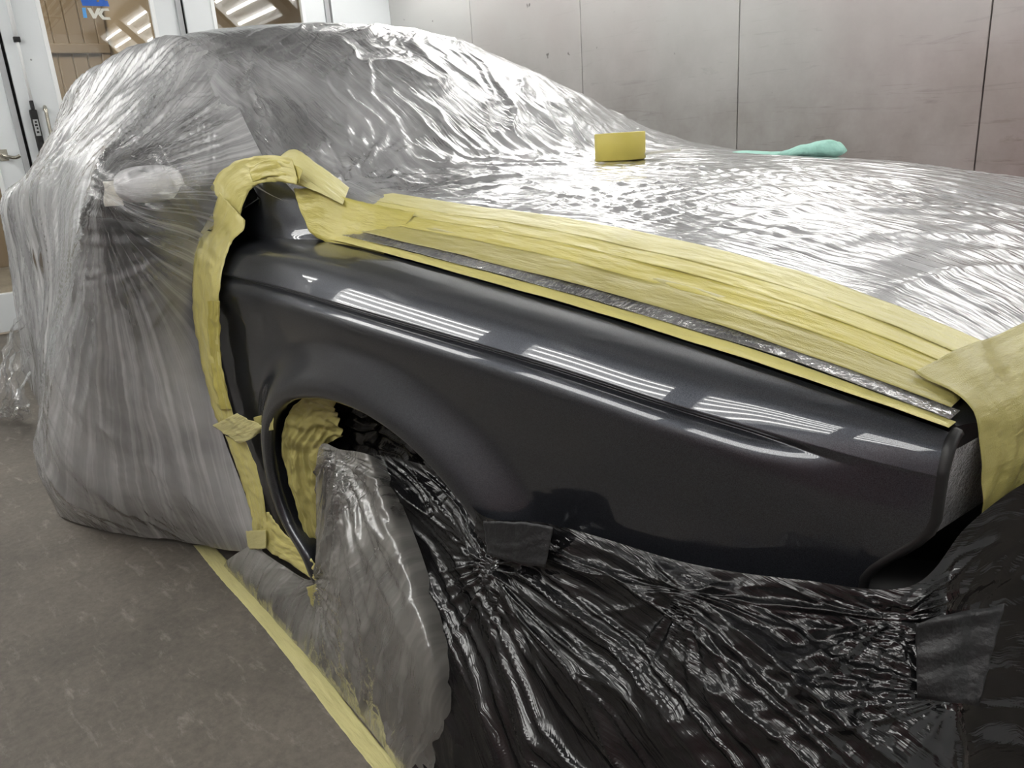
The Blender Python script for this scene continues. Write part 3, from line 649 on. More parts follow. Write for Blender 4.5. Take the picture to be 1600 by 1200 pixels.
# front wheel and tyre
def lathe(name, prof, c, mat, parent, n=48):
    V = []; k = len(prof)
    for i in range(n):
        a = 2 * math.pi * i / n
        for r, y in prof: V.append((c[0] + r * math.cos(a), c[1] + y, c[2] + r * math.sin(a)))
    Q = [(i * k + j, ((i + 1) % n) * k + j, ((i + 1) % n) * k + j + 1, i * k + j + 1) for i in range(n) for j in range(k - 1)]
    return poly_obj(name, V, Q, mat, parent, True)
for x in (-.06, -2.72):
    for y, s in ((.12, 1), (1.58, -1)):
        t = lathe('tyre', [(.20, s * .0), (.215, -s * .015), (.27, -s * .02), (.298, -s * .005), (.305, s * .03), (.305, s * .13), (.29, s * .17), (.20, s * .17)], (x, y, .305), M['rubber'], car)
        lathe('rim', [(.02, s * .01), (.08, s * .012), (.12, s * .03), (.19, s * .02), (.205, -s * .006), (.203, s * .05), (.2, s * .16)], (x, y, .305), M['alu'], t)
# bumper, headlamp
def Ypl(x): return float(yplan(np.array(x)))
bc = []
for t in np.linspace(0, 1, 14):
    # plan path of the bumper: along the side then round the corner and across the front
    if t < .45: x = .36 + (.80 - .36) * t / .45; y = Ypl(x) + .03
    else:
        a = (t - .45) / .55; x = .79 + .10 * math.sin(min(1, a * 2) * math.pi / 2); y = .12 + 1.42 * max(0, a - .12) ** 1.3
    bc.append([np.array((x, y, z)) + np.array((0, dy, 0)) for z, dy in ((.17, .03), (.28, .0), (.42, -.008), (.52, -.004), (.56, .01), (.575, .05))])
grid_obj('bumper', patch(bc, 60, 20), M['black'], car)
hlp = empty('headlamp', (.86, .3, .69), car)
hlp.location = (.86 + 1.3, .3 - .85, .69)
def wbox(name, x0, x1, y0, y1, z0, z1, mat, parent, bev=.004):
    v = [(x, y, z) for z in (z0, z1) for x, y in ((x0, y0), (x1, y0), (x1, y1), (x0, y1))]
    o = poly_obj(name, v, CUBE_F, mat, parent)
    if bev: bevel(o, bev)
    return o
wbox('headlamp_bowl', .72, .825, .125, .62, .628, .738, M['alu'], hlp)
lg = patch([[(.850 + .06 * t - .025 * (.742 - z) / .11, .096 + .5 * t, z) for z in (.63, .66, .69, .72, .742)] for t in np.linspace(0, 1, 8)], 30, 14)
M['lamp_glass'] = film_mat('lamp_lens', (.85, .86, .88), .85, .06, uv1=(60, 60), uv2=(30, 30), bstr=.8, gloss=1.)
grid_obj('lens', lg, M['lamp_glass'], hlp)
wbox('underbody', -3.4, .75, .22, 1.48, .2, .34, M['black'], car)
wl = patch([[(-.06 + .40 * math.cos(a), y, .33 + .345 * math.sin(a)) for y in (.01, .1, .2, .34)] for a in np.linspace(-.4, math.pi + .4, 16)], 50, 10)
wl[..., 0] = np.clip(wl[..., 0], -.46, .36)
grid_obj('wheel_arch_liner', wl, M['black'], car)

# ------------------------------------------------------------------ the clear masking film
film = tag(empty('masking_film', (-1.3, .85, 0)), 'clear wrinkled masking film draped over hood, cabin and doors of the car', 'plastic film')
def far_drop(x, y1=1.70): return [np.array((x, y1, .80)), np.array((x, y1 + .05, .40)), np.array((x, y1 + .10, .01))]
cols = []
# rear skirt, boot, rear window, roof, windscreen (rear to front)
cols.append([np.array((-3.78, y, .02)) for y in np.linspace(.12, 1.58, 9)] + [np.array((-3.78, 1.62, .02)), np.array((-3.77, 1.66, .02)), np.array((-3.76, 1.7, .01))])
for r, c, xd in (((-3.64, .16, .55), (-3.70, .85, .55), -3.66), ((-3.56, .18, .90), (-3.62, .85, .93), -3.6), ((-3.40, .25, .985), (-3.45, .85, .995), -3.4), ((-3.16, .30, 1.04), (-3.2, .85, 1.05), -3.15)):
    cols.append(arch_col(r, c) + far_drop(xd))
film_rail = [(-2.95, .32, 1.13), (-2.6, .345, 1.335), (-2.2, .345, 1.39), (-1.7, .338, 1.403), (-1.30, .318, 1.368), (-1.08, .258, 1.268), (-.85, .19, 1.13), (-.62, .13, .985)]
film_c = [(-3.02, .85, 1.16), (-2.66, .85, 1.355), (-2.25, .85, 1.422), (-1.7, .85, 1.442), (-1.16, .85, 1.405), (-.93, .85, 1.315), (-.68, .85, 1.172), (-.42, .85, 1.012)]
FAR = {4: (-1.34, 1.40, 1.365), 5: (-1.04, 1.41, 1.252), 6: (-.78, 1.42, 1.150), 7: (-.50, 1.44, 1.028)}
for k, (r, c) in enumerate(zip(film_rail, film_c)):
    a = arch_col(r, c)
    if k in FAR:
        d = np.array(FAR[k]) - a[-1]
        for m_ in range(5, 9): a[m_] = a[m_] + d * ((m_ - 4) / 4) ** 1.5
    cols.append(a + far_drop(r[0]))
TENT = {-.28: .045, -.08: .015}
HY = (.185, .28, .42, .63, .85, 1.07, 1.28, 1.42, 1.54)
for x in (-.28, -.08, .15, .38, .6, .76, .86, .93):
    cols.append([np.array((float(xmap(np.array(x), np.array(y))), y, float(hood_z(xmap(np.array(x), np.array(y)), np.array(y))) + (.007 if y > .35 else .004) + TENT.get(x, 0) * float(sstep(1.0, 1.5, y)))) for y in HY] + far_drop(x, 1.69))
cols.append([np.array((float(xmap(np.array(.965), np.array(y))), y, .735 - .03 * abs(y - .85))) for y in HY] + far_drop(.93, 1.66))
TG = patch(cols, 640, 430)
Nn, du, dv = normals(TG); U, V = arcuv(TG); Xg, Yg, Zg = TG[..., 0], TG[..., 1], TG[..., 2]
hoodm = sstep(-.45, -.15, Xg); wsm = sstep(-1.3, -1.05, Xg) * (1 - sstep(-.45, -.2, Xg)); roofm = 1 - sstep(-1.35, -1.1, Xg)
wx = fbm(Xg * 2.1, Yg * 2.1, 3, 1) * .07
D = np.zeros_like(Xg)
# hood: long taut lines front to back and short crossways ripples
D += hoodm * .0032 * (ridge((Yg + .10 * Xg + wx * .5) * 22, Xg * .7, 11, 4) - .25)
D += hoodm * .0014 * (ridge((Yg - .06 * Xg + wx * .5) * 46, Xg * 1.1, 12, 3) - .3)
rip = sstep(-.05, .35, noise(Xg * 3 + 2, Yg * 5, 13)) * (1 - sstep(.75, 1.1, Yg))
D += hoodm * rip * .0010 * (noise((Xg + .35 * Yg + .5 * wx) * 36, Yg * 2.2, 14))
fan = sstep(-.15, .15, Xg) * (1 - sstep(.6, 1.0, Yg))
D += hoodm * fan * .0042 * (ridge((Xg * .80 - Yg * .45 + wx * .3) * 21, (Xg * .4 + Yg) * 1.4, 15, 2.2) - .35)
D += hoodm * .006 * noise(Xg * 3.1, Yg * 3.7, 16)
cow = np.exp(-((Xg + .30) / .16) ** 2) * sstep(.2, .35, Yg) * (1 - sstep(.8, 1.1, Yg))
D += cow * .009 * (ridge((Xg * .5 - Yg * .9 + wx) * 15, Xg * 4, 17, 1.6) - .5)
# windscreen: diagonal sagging folds
aa = (Xg * .62 + Yg * .78 + wx * 1.6); bb = (Xg * .78 - Yg * .62 + wx)
D += wsm * .011 * (ridge(aa * 6.0, bb * 1.6, 21, 3.2) - .3)
D += wsm * .0055 * (ridge(aa * 14, bb * 2.4, 22, 3.2) - .3)
D += wsm * .0016 * (ridge(aa * 40, bb * 4, 23, 2.6) - .3)
blobm = sstep(.1, .45, noise(bb * 3.5 + 4, aa * 6, 24))
D += wsm * blobm * .005 * fbm(aa * 22, bb * 12, 2, 25)
# roof
D += roofm * .004 * (ridge((Yg * .5 + Xg * .2 + wx) * 14, (Xg - Yg) * 1.2, 31, 2) - .4) + roofm * .003 * noise(Xg * 7, Yg * 11, 32)
for q, k, R, a in ((px(535, 262, Y=.24), 4.5, .20, .022), (px(560, 300, Y=.30), 5, .16, .014), (px(395, 240, Y=.17), 4, .10, .012)):
    D += radial(TG, q, k, R, a, int(q[0] * 10) % 7 + 40, du, dv)
edge = np.where(Xg > -.5, sstep(.29, .37, Yg), sstep(.0, .05, Yg - .2))
roll_flat = 1 - np.exp(-(((Xg + .20) ** 2 + (Yg - .86) ** 2) / .09 ** 2))
D *= (.06 + .94 * edge) * (.25 + .75 * roll_flat) * (1 - .72 * wsm * sstep(.95, 1.35, Yg))
D += wsm * sstep(.9, 1.2, Yg) * .0030 * (ridge((Yg * .9 + Xg * .35 + wx * .4) * 20, (Xg - Yg) * 1.0, 26, 2.6) - .3)
TG2 = TG + Nn * (D + .003 * edge)[..., None]
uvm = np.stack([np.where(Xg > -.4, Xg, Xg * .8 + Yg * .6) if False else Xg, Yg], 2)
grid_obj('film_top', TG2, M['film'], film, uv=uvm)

# side drape: from roof rail over the mirror down to the floor
def sp(*p): return np.array(p, float)
scol = [
 [sp(-3.56, .18, .90), sp(-3.64, .20, .82), sp(-3.68, .18, .60), sp(-3.70, .16, .40), sp(-3.73, .14, .20), sp(-3.78, .10, .015)],
 [sp(-3.40, .25, .985), sp(-3.45, .17, .92), sp(-3.45, .13, .66), sp(-3.43, .10, .42), sp(-3.43, .08, .2), sp(-3.43, .06, .012)],
 [sp(-2.95, .32, 1.13), sp(-3.0, .12, .94), sp(-3.0, .09, .66), sp(-2.98, .06, .42), sp(-2.95, .04, .2), sp(-2.95, .0, .012)],
 [sp(-2.6, .345, 1.335), sp(-2.6, .075, .955), sp(-2.6, .05, .66), sp(-2.6, .02, .42), sp(-2.55, -.02, .2), sp(-2.55, -.06, .012)],
 [sp(-2.2, .345, 1.39), sp(-2.1, .025, 1.0), sp(-2.1, -.01, .68), sp(-2.1, -.08, .42), sp(-2.1, -.13, .2), sp(-2.1, -.17, .012)],
 [sp(-1.7, .338, 1.403), sp(-1.55, -.01, 1.04), sp(-1.6, -.10, .70), sp(-1.62, -.18, .42), sp(-1.65, -.23, .2), sp(-1.65, -.24, .012)],
 [sp(-1.30, .318, 1.368), sp(-1.10, -.02, 1.06), sp(-1.25, -.17, .70), sp(-1.35, -.255, .42), sp(-1.42, -.29, .2), sp(-1.47, -.235, .012)],
 [sp(-1.08, .258, 1.268), sp(-.80, -.115, 1.065), sp(-.98, -.215, .72), sp(-1.12, -.27, .42), sp(-1.2, -.27, .2), sp(-1.22, -.14, .012)],
 [sp(-.95, .215, 1.19), sp(-.682, -.160, 1.03), sp(-.80, -.195, .72), sp(-.95, -.21, .42), sp(-1.0, -.17, .2), sp(-1.02, -.06, .03)],
 [sp(-.80, .170, 1.105), sp(-.632, -.095, 1.01), sp(-.73, -.115, .72), sp(-.80, -.11, .42), sp(-.82, -.08, .2), sp(-.83, -.02, .06)],
 [sp(-.62, .13, .985), sp(-.665, .012, .885), sp(-.735, -.012, .66), sp(-.70, -.012, .42), sp(-.64, -.006, .26), sp(-.60, -.006, .13)],
]
scol = [[c[0] + np.array((.0, .05, .012)), c[0] + np.array((0, -.002, .002)), c[0] * .67 + c[1] * .33, c[0] * .33 + c[1] * .67] + c[1:] for c in scol]
SG = patch(scol, 460, 330)
Nn, du, dv = normals(SG); Xg, Yg, Zg = SG[..., 0], SG[..., 1], SG[..., 2]
if Nn[300, 150, 1] > 0: Nn = -Nn; sflip = True
else: sflip = False
U, V = arcuv(SG)
tu = np.linspace(0, 1, 460)[:, None] * np.ones((1, 330)); tv = np.ones((460, 1)) * np.linspace(0, 1, 330)[None]
D = np.zeros_like(Xg)
wob = fbm(Xg * 2, Zg * 2, 2, 51) * .06
pm = px(176, 294, Y=-.142)
# folds running down from the mirror and from the roof
rear = 1 - sstep(-1.75, -1.3, Xg)
up_ = sstep(.95, 1.1, Zg)
cd_ = Xg * .72 - Zg * .70
D += rear * (1 - up_) * .018 * (ridge((Xg + .12 * Zg + wob) * 10, Zg * .8, 52, 1.5) - .45) + rear * (1 - up_) * .006 * (ridge((Xg + .15 * Zg + wob) * 26, Zg * 1.2, 53, 1.5) - .4)
dm = SG - pm; rm = np.sqrt((dm ** 2).sum(2)) + 1e-6
dwn = sstep(.2, .75, -dm[..., 2] / rm) * (1 - .7 * rear)
thm = np.arctan2(dm[..., 0] + .8 * dm[..., 1], -dm[..., 2])
for k_, a_, sd in ((5.0, .014, 56), (11, .008, 57), (26, .003, 58)):
    D += dwn * a_ * (ridge(thm * k_ + wob * 3, rm * 1.6, sd, 1.5) - .45) * sstep(.0, .12, rm) * (.45 + .55 * np.exp(-rm / .35))
ru = sstep(-1.35, -1.05, Xg); sm_ = sstep(.0, .25, math.pi - np.abs(thm))
for k_, a_, sd in ((12, .011, 54), (31, .006, 55)):
    D += up_ * (1 - ru) * a_ * (ridge((cd_ + wob) * k_, (Xg + Zg) * 1.3, sd, 1.5) - .45)
    D += up_ * ru * sm_ * a_ * .7 * (ridge(thm * k_ * .5 + wob * 3, rm * 1.8, sd, 1.8) - .4) * sstep(0, .1, rm)
fwd = sstep(.1, .5, dm[..., 0] / rm) * (1 - dwn * .6)
D += fwd * (1 - up_) * .005 * (ridge((Zg + Xg * 1.4 + wob * .5) * 26, Xg * 3, 63, 1.5) - .45)
q = px(345, 380, Y=.0)
D += radial(SG, q, 5, .16, .022, 58, du, dv, r0=.01)
D += radial(SG, px(320, 360, Y=.03), 9, .20, .010, 59, du, dv, r0=.01)
lowm = 1 - sstep(.25, .6, Zg)
D += (1 - rear) * lowm * .010 * (ridge((Xg * .8 + Zg * .55 + wob) * 5.2, (Xg - Zg) * .8, 60, 1.7) - .45)
D += .0022 * (ridge((Xg + .25 * Zg + wob) * 55, Zg * 2.2, 61, 1.5) - .4) + .003 * fbm(Xg * 9, Zg * 9, 2, 62)
wz = 1 - sstep(.98, 1.06, Zg)
D *= sstep(0, .06, tv) * sstep(0, .07, 1 - tu) * (.35 + .65 * sstep(0, .10, 1 - tv))
SG2 = SG + Nn * D[..., None]
grid_obj('film_side', SG2, M['film_side'], film, sflip, uv=np.stack([thm * .45 * (1 - rear) + rear * (wz * Xg + (1 - wz) * cd_), rm], 2))

# smoky film that hangs in front of the wheel and lies on the floor
def pY(x, y, Yv): return px(x, y, Y=Yv)
def pZ(x, y, Zv=.012): return px(x, y, Z=Zv)
gc = [
 [pY(395, 850, -.014), pY(375, 862, -.035), pY(358, 874, -.045), pZ(350, 884)],
 [pY(440, 882, -.014), pY(425, 905, -.035), pY(412, 930, -.05), pZ(414, 952)],
 [pY(488, 905, -.014), pY(480, 945, -.035), pY(470, 990, -.055), pZ(478, 1024)],
 [pY(494, 850, -.03), pY(505, 935, -.05), pY(515, 1020, -.075), pZ(545, 1100)],
 [pY(497, 704, -.01), pY(522, 870, -.06), pY(550, 1030, -.10), pZ(600, 1168)],
 [pY(535, 703, -.01), pY(572, 870, -.07), pY(610, 1040, -.12), pZ(650, 1238)],
 [pY(580, 712, -.01), pY(632, 870, -.06), pY(672, 1010, -.10), pZ(702, 1262)],
 [pY(600, 722, .02), pY(660, 870, -.03), pY(700, 1010, -.07), pZ(740, 1270)],
]
GG = patch(gc, 240, 260)
Nn, du, dv = normals(GG); Xg, Yg, Zg = GG[..., 0], GG[..., 1], GG[..., 2]
gf = Nn[150, 100, 1] > 0
if gf: Nn = -Nn
wob = fbm(Xg * 4, Zg * 3, 2, 71) * .03
tv = np.ones((240, 1)) * np.linspace(0, 1, 260)[None]; tu = np.linspace(0, 1, 240)[:, None] * np.ones((1, 260))
D = radial(GG, pY(530, 705, -.01), 5, .30, .022, 72, du, dv, r0=.01) + radial(GG, pY(500, 905, -.02), 6, .12, .014, 73, du, dv, r0=.008)
D += .007 * (ridge((Xg * .85 - Zg * .35 + wob) * 12, Zg * 1.5, 74, 2.4) - .3) * sstep(0, .3, tv)
D += .0022 * (ridge((Xg * .8 - Zg * .4 + wob) * 46, Zg * 4, 75, 1.5) - .4)
D *= sstep(0, .05, tv) * (.2 + .8 * sstep(0, .12, 1 - tv)) * sstep(0, .08, 1 - tu)
GG2 = GG + Nn * D[..., None]; GG2[..., 2] = np.maximum(GG2[..., 2], .011)
o = grid_obj('wheel_film', GG2, M['film_grey'], None, gf, uv=np.stack([Xg - .4 * Zg, Zg + Yg], 2))
tag(o, 'smoky see-through film fanning down over the front wheel to the floor', 'plastic film')

# black film over bumper and front end
def drop(x0, y0, Y0, steps):
    T = pY(x0, y0, Y0); out = [T]
    for dx, dy, z in steps: out.append(np.array((T[0] + dx, T[1] + dy, z)))
    return out
ST = [(.01, -.012, .50), (.03, -.035, .38), (.05, -.065, .22), (.06, -.10, .008)]
bc = [
 [pY(560, 706, .035), pY(600, 790, .0), pY(640, 900, -.045), pY(676, 1030, -.075), np.array((.16, -.13, .008))],
 [pY(640, 720, .03), pY(680, 800, -.005), pY(715, 900, -.04), pY(745, 1030, -.07), np.array((.24, -.13, .008))],
 [pY(705, 745, .02), pY(735, 820, -.02), pY(765, 900, -.04), pY(800, 1040, -.075), np.array((.30, -.13, .008))],
 [pY(762, 806, -.038), pY(785, 860, -.04), pY(830, 940, -.05), pY(900, 1080, -.085), np.array((.38, -.14, .008))],
 [pY(850, 816, -.022), pY(880, 872, -.03), pY(925, 950, -.05), pY(1000, 1100, -.085), np.array((.46, -.14, .008))],
 [pY(960, 846, -.006), pY(990, 900, -.02), pY(1040, 980, -.05), pY(1110, 1120, -.085), np.array((.57, -.14, .008))],
 [pY(1090, 884, -.004), pY(1130, 940, -.02), pY(1180, 1020, -.045), pY(1230, 1140, -.07), np.array((.67, -.12, .008))],
 [pY(1250, 906, .018), pY(1290, 980, .005), pY(1330, 1060, -.02), pY(1370, 1180, -.04), np.array((.77, -.09, .008))],
 [pY(1420, 916, .06), pY(1450, 990, .05), pY(1470, 1080, .03), pY(1500, 1200, .01), np.array((.87, -.05, .008))],
 [np.array((.860, .118, .655)), np.array((.870, .10, .56)), np.array((.885, .09, .45)), np.array((.90, .06, .28)), np.array((.92, .02, .008))],
 [np.array((.884, .165, .688)), np.array((.890, .17, .56)), np.array((.91, .17, .45)), np.array((.93, .15, .28)), np.array((.95, .12, .008))],
 [np.array((.915, .27, .695)), np.array((.96, .30, .57)), np.array((.975, .30, .45)), np.array((.985, .29, .28)), np.array((1.0, .28, .008))],
 [np.array((.945, .55, .69)), np.array((.985, .56, .57)), np.array((1.0, .56, .45)), np.array((1.01, .56, .28)), np.array((1.02, .56, .008))],
 [np.array((.965, 1.1, .69)), np.array((1.0, 1.1, .57)), np.array((1.01, 1.1, .45)), np.array((1.02, 1.1, .28)), np.array((1.03, 1.1, .008))],
 [np.array((.87, 1.6, .66)), np.array((.95, 1.62, .57)), np.array((.96, 1.64, .45)), np.array((.97, 1.66, .28)), np.array((.97, 1.68, .008))],
]
BG = patch(bc, 560, 280)
Nn, du, dv = normals(BG); Xg, Yg, Zg = BG[..., 0], BG[..., 1], BG[..., 2]
bfl = Nn[200, 100, 1] > 0
if bfl: Nn = -Nn
U, V = arcuv(BG)
wob = fbm(U * 4, V * 4, 3, 81) * .035
tv = np.ones((560, 1)) * np.linspace(0, 1, 280)[None]
D = np.zeros_like(Xg)
for (x, y, Yv, k, R, a) in ((768, 880, -.04, 4, .12, .014), (1085, 930, -.02, 3, .08, .016), (1400, 968, .04, 4, .14, .016), (1520, 1090, .03, 4, .12, .014), (700, 730, .0, 3, .08, .008)):
    D += radial(BG, pY(x, y, Yv), k, R, a, x % 11 + 82, du, dv, r0=.008)
dia = U * .70 - V * .72
D += .018 * (ridge((dia + wob) * 7, (U + V) * 1.3, 91, 2.6) - .3) * sstep(0, .15, tv)
D += .0065 * (ridge((dia + wob) * 20, (U + V) * 2, 92, 2.6) - .3)
D += .0012 * (ridge((dia + wob * .6) * 48, (U + V) * 3, 93, 1.5) - .4)
D += .005 * fbm(U * 9, V * 9, 2, 94) * sstep(.0, .4, noise(U * 4, V * 4, 95) + .1)
D *= sstep(0, .05, tv) * (1 - .75 * np.exp(-((Xg - .885) / .05) ** 2))
D += .012 * (1 - .7 * np.exp(-((Xg - .885) / .06) ** 2)) * noise(U * 5, V * 6, 96) * sstep(.05, .3, tv)
BG2 = BG + Nn * (D + .004)[..., None]; BG2[..., 2] = np.maximum(BG2[..., 2], .004)
bfo = tag(empty('bumper_film', (.6, .3, 0)), 'glossy black crumpled film hiding the bumper below the fender', 'plastic film')
grid_obj('film_sheet', BG2, M['film_black'], bfo, bfl, uv=np.stack([dia, U + V], 2))
# ------------------------------------------------------------------ masking tape
def ribbon(name, Lp, Rp, mat, parent=None, nu=80, nv=14, seed=0, amp=.0016, fu=30, thick=.0005, lift=0, jag=.0006):
    """strip between two edge lines, creased, with thickness"""
    A = cspline(np.array(Lp), nu); B = cspline(np.array(Rp), nu)
    t = np.linspace(0, 1, nv)[None, :, None]; G = A[:, None] * (1 - t) + B[:, None] * t
    Nn, du, dv = normals(G); U, V = arcuv(G)
    toc = CAM - G; s = np.sign((Nn * toc).sum(2).mean()); Nn = Nn * s
    D = amp * (ridge(V * fu * 1.6 + fbm(U * 6, V * 6, 2, seed) * .8, U * 5, seed + 1, 1.4) - .5) + amp * .8 * fbm(U * fu, V * fu, 2, seed + 2)
    G = G + Nn * (D + lift)[..., None]
    e = dv / (np.linalg.norm(dv, axis=2, keepdims=True) + 1e-9)
    G[:, 0] += e[:, 0] * (noise(U[:, 0] * 60, V[:, 0], seed + 5) * jag * 2)[:, None]
    G[:, -1] += e[:, -1] * (noise(U[:, -1] * 60, V[:, -1], seed + 6) * jag * 2)[:, None]
    o = grid_obj(name, G, mat, parent, s < 0)
    if thick:
        m = o.modifiers.new('thickness', 'SOLIDIFY'); m.thickness = thick; m.offset = 1
    return o
def hood_strip(name, ya, yb, x0, x1, lift, mat, parent, seed, wav=.002):
    xs = np.linspace(x0, x1, 40)
    def line(y, sd):
        out = []
        for x in xs:
            e = float(spline_tab(x, YE)); yy = e + y + wav * float(noise(np.array(x * 5.), np.array(y * 9.), sd))
            out.append((x, yy, float(hood_z(np.array(x), np.array(yy))) + .012 + lift))
        return out
    A = np.array(line(ya, seed)); B = np.array(line(yb, seed + 1))
    # follow the hood curvature across the strip
    nu, nv = 160, 16; Ac = cspline(A, nu); Bc = cspline(B, nu); t = np.linspace(0, 1, nv)[None, :, None]
    G = Ac[:, None] * (1 - t) + Bc[:, None] * t
    G[..., 2] = hood_z(G[..., 0], G[..., 1]) + .012 + lift
    U, V = arcuv(G); Nn, du, dv = normals(G); Nn *= np.sign(Nn[..., 2:3])
    D = .0007 * (ridge(V * 60 + fbm(U * 5, V * 9, 2, seed) * 1.2, U * 2.5, seed + 2, 1.4) - .5) + .0008 * fbm(U * 9, V * 20, 2, seed + 3)
    G = G + Nn * D[..., None]
    o = grid_obj(name, G, mat, parent)
    m = o.modifiers.new('thickness', 'SOLIDIFY'); m.thickness = .0005; m.offset = 1
    return o
ht = tag(empty('hood_edge_tape', (.2, .2, .8)), 'long yellow masking tape laid in strips along the hood edge above the fender', 'tape')
hood_strip('fine_line_tape', -.003, .014, -.36, .843, -.0085, M['tape'], ht, 101, .0004)
hood_strip('clear_film_edge', .010, .034, -.30, .84, -.0045, M['film_loose'], ht, 104, .003)
hood_strip('tape_strip', .026, .078, -.34, .834, -.0020, M['paper'], ht, 107, .002)
hood_strip('tape_strip', .066, .112, -.36, .836, -.0012, M['tape2'], ht, 110, .002)
hood_strip('tape_strip', .100, .140, -.38, .836, -.0004, M['tape'], ht, 113, .002)
hood_strip('tape_strip', .128, .172, -.40, .838, .0004, M['paper_floor'], ht, 116, .002)

def pts(L, Yv):
    if np.isscalar(Yv): Yv = [Yv] * len(L)
    return [px(x, y, Y=v) for (x, y), v in zip(L, Yv)]
# tape round the fender horn
pt_ = tag(empty('fender_tip_tape', (-.6, .15, .95)), 'yellow tape bent over the fender tip below the windscreen pillar', 'tape')
ribbon('tape_strip', pts([(331, 297), (345, 275), (368, 256), (402, 246), (432, 244), (462, 250)], [.06, .085, .105, .12, .13, .14]),
       pts([(380, 350), (384, 325), (392, 302), (412, 288), (436, 285), (470, 290)], [.085, .09, .10, .112, .118, .125]), M['tape'], pt_, seed=121, amp=.0035, fu=24, lift=.008)
ribbon('tape_piece', pts([(425, 262), (455, 236), (500, 262), (545, 296)], [.15, .18, .20, .22]), pts([(440, 286), (470, 292), (508, 308), (535, 322)], [.128, .14, .155, .17]), M['paper_floor'], pt_, seed=125, amp=.001, lift=.004)
ribbon('tape_piece', pts([(392, 262), (430, 250), (470, 262), (476, 268)], [.11, .125, .14, .142]), pts([(400, 285), (432, 276), (462, 285), (470, 288)], [.105, .117, .128, .13]), M['tape2'], pt_, seed=127, amp=.002, lift=.007)
ribbon('tape_strip', pts([(462, 296), (500, 296), (540, 310), (600, 325), (650, 335)], [.15, .165, .19, .215, .235]), pts([(474, 345), (484, 360), (510, 378), (552, 391), (600, 402)], [.132, .135, .139, .141, .143]), M['tape2'], pt_, seed=129, amp=.002, lift=.005)

# tape down the door gap
dg = tag(empty('door_gap_tape', (-.7, 0, .6)), 'crinkled yellow tape running down the gap between door and fender', 'tape')
ribbon('tape_strip', pts([(344, 300), (337, 330), (318, 362), (307, 400), (303, 450), (308, 510), (318, 570), (332, 625), (345, 662)], [.06, .05, .03, .005, -.012, -.022, -.024, -.02, -.018]),
       pts([(384, 345), (382, 360), (366, 380), (354, 410), (347, 450), (345, 510), (350, 570), (362, 625), (372, 660)], [.07, .06, .045, .018, -.006, -.014, -.016, -.014, -.013]), M['tape'], dg, nu=120, seed=131, amp=.004, fu=26, lift=.004)
ribbon('tape_strip', pts([(325, 470), (326, 520), (332, 580), (345, 640)], -.026), pts([(344, 470), (344, 520), (348, 580), (362, 640)], -.019), M['tape2'], dg, seed=134, amp=.003, lift=.001)
ribbon('tape_strip', pts([(352, 680), (372, 735), (388, 785), (396, 830)], -.016), pts([(384, 690), (404, 740), (414, 785), (420, 828)], -.012), M['tape'], dg, seed=137, amp=.003)
o = ribbon('tape_patch', pts([(333, 664), (352, 655), (372, 645)], -.024), pts([(376, 692), (396, 684), (414, 666)], -.022), M['paper_floor'], None, nu=30, seed=141, amp=.003, lift=.003)
tag(o, 'crumpled pale yellow tape patch halfway down the door gap tape', 'tape')
o = ribbon('tape_patch', pts([(396, 652), (412, 648), (428, 642)], -.016), pts([(404, 678), (416, 674), (430, 672)], [-.016, -.018, -.026]), M['paper'], None, nu=24, seed=144, amp=.002, lift=.002)
tag(o, 'small olive tape scrap stuck at the rear of the wheel arch', 'tape')
st_ = tag(empty('sill_tape', (-.5, 0, .2)), 'yellow tape folded round the sill corner behind the front wheel', 'tape')
ribbon('tape_strip', pts([(396, 800), (412, 850), (450, 878), (498, 912)], [-.013, -.016, -.016, -.016]), pts([(420, 800), (440, 828), (470, 856), (508, 896)], [-.012, -.010, -.010, -.012]), M['tape'], st_, seed=147, amp=.003)
ribbon('tape_piece', pts([(384, 830), (400, 829), (416, 828)], -.020), pts([(388, 858), (404, 858), (416, 857)], -.022), M['paper_floor'], st_, nu=20, seed=150, amp=.0008)
o = ribbon('tape_scrap', pts([(478, 918), (494, 912), (510, 900)], -.03), pts([(492, 955), (506, 940), (516, 925)], -.035), M['paper'], None, nu=20, seed=152, amp=.003)
tag(o, 'torn olive tape scrap hanging below the sill corner', 'tape')

# inside of the wheel arch: yellow masking on the left, black film on the right
o = ribbon('arch_masking_paper', pts([(488, 862), (470, 815), (452, 762), (442, 705), (446, 655), (468, 626), (500, 614), (520, 616)], [.008, .004, .0, .0, .0, .005, .01, .015]),
           pts([(505, 862), (506, 815), (505, 765), (505, 720), (506, 705), (512, 695), (522, 688), (535, 682)], [.03, .03, .03, .03, .03, .04, .04, .04]), M['paper'], None, nu=120, nv=50, seed=161, amp=.007, fu=26)
tag(o, 'crumpled olive yellow masking paper tucked inside the rear of the wheel arch', 'masking paper')
o = ribbon('arch_film', pts([(505, 610), (560, 622), (620, 652), (680, 700), (730, 755), (772, 806)], [.05, .05, .05, .05, .05, .04]),
           pts([(500, 720), (545, 730), (590, 740), (640, 770), (690, 800), (740, 850)], [.10, .10, .10, .09, .07, .03]), M['film_black'], None, nu=140, nv=60, seed=165, amp=.010, fu=14, thick=0)
tag(o, 'dull black film tucked up into the front of the wheel arch', 'plastic film')

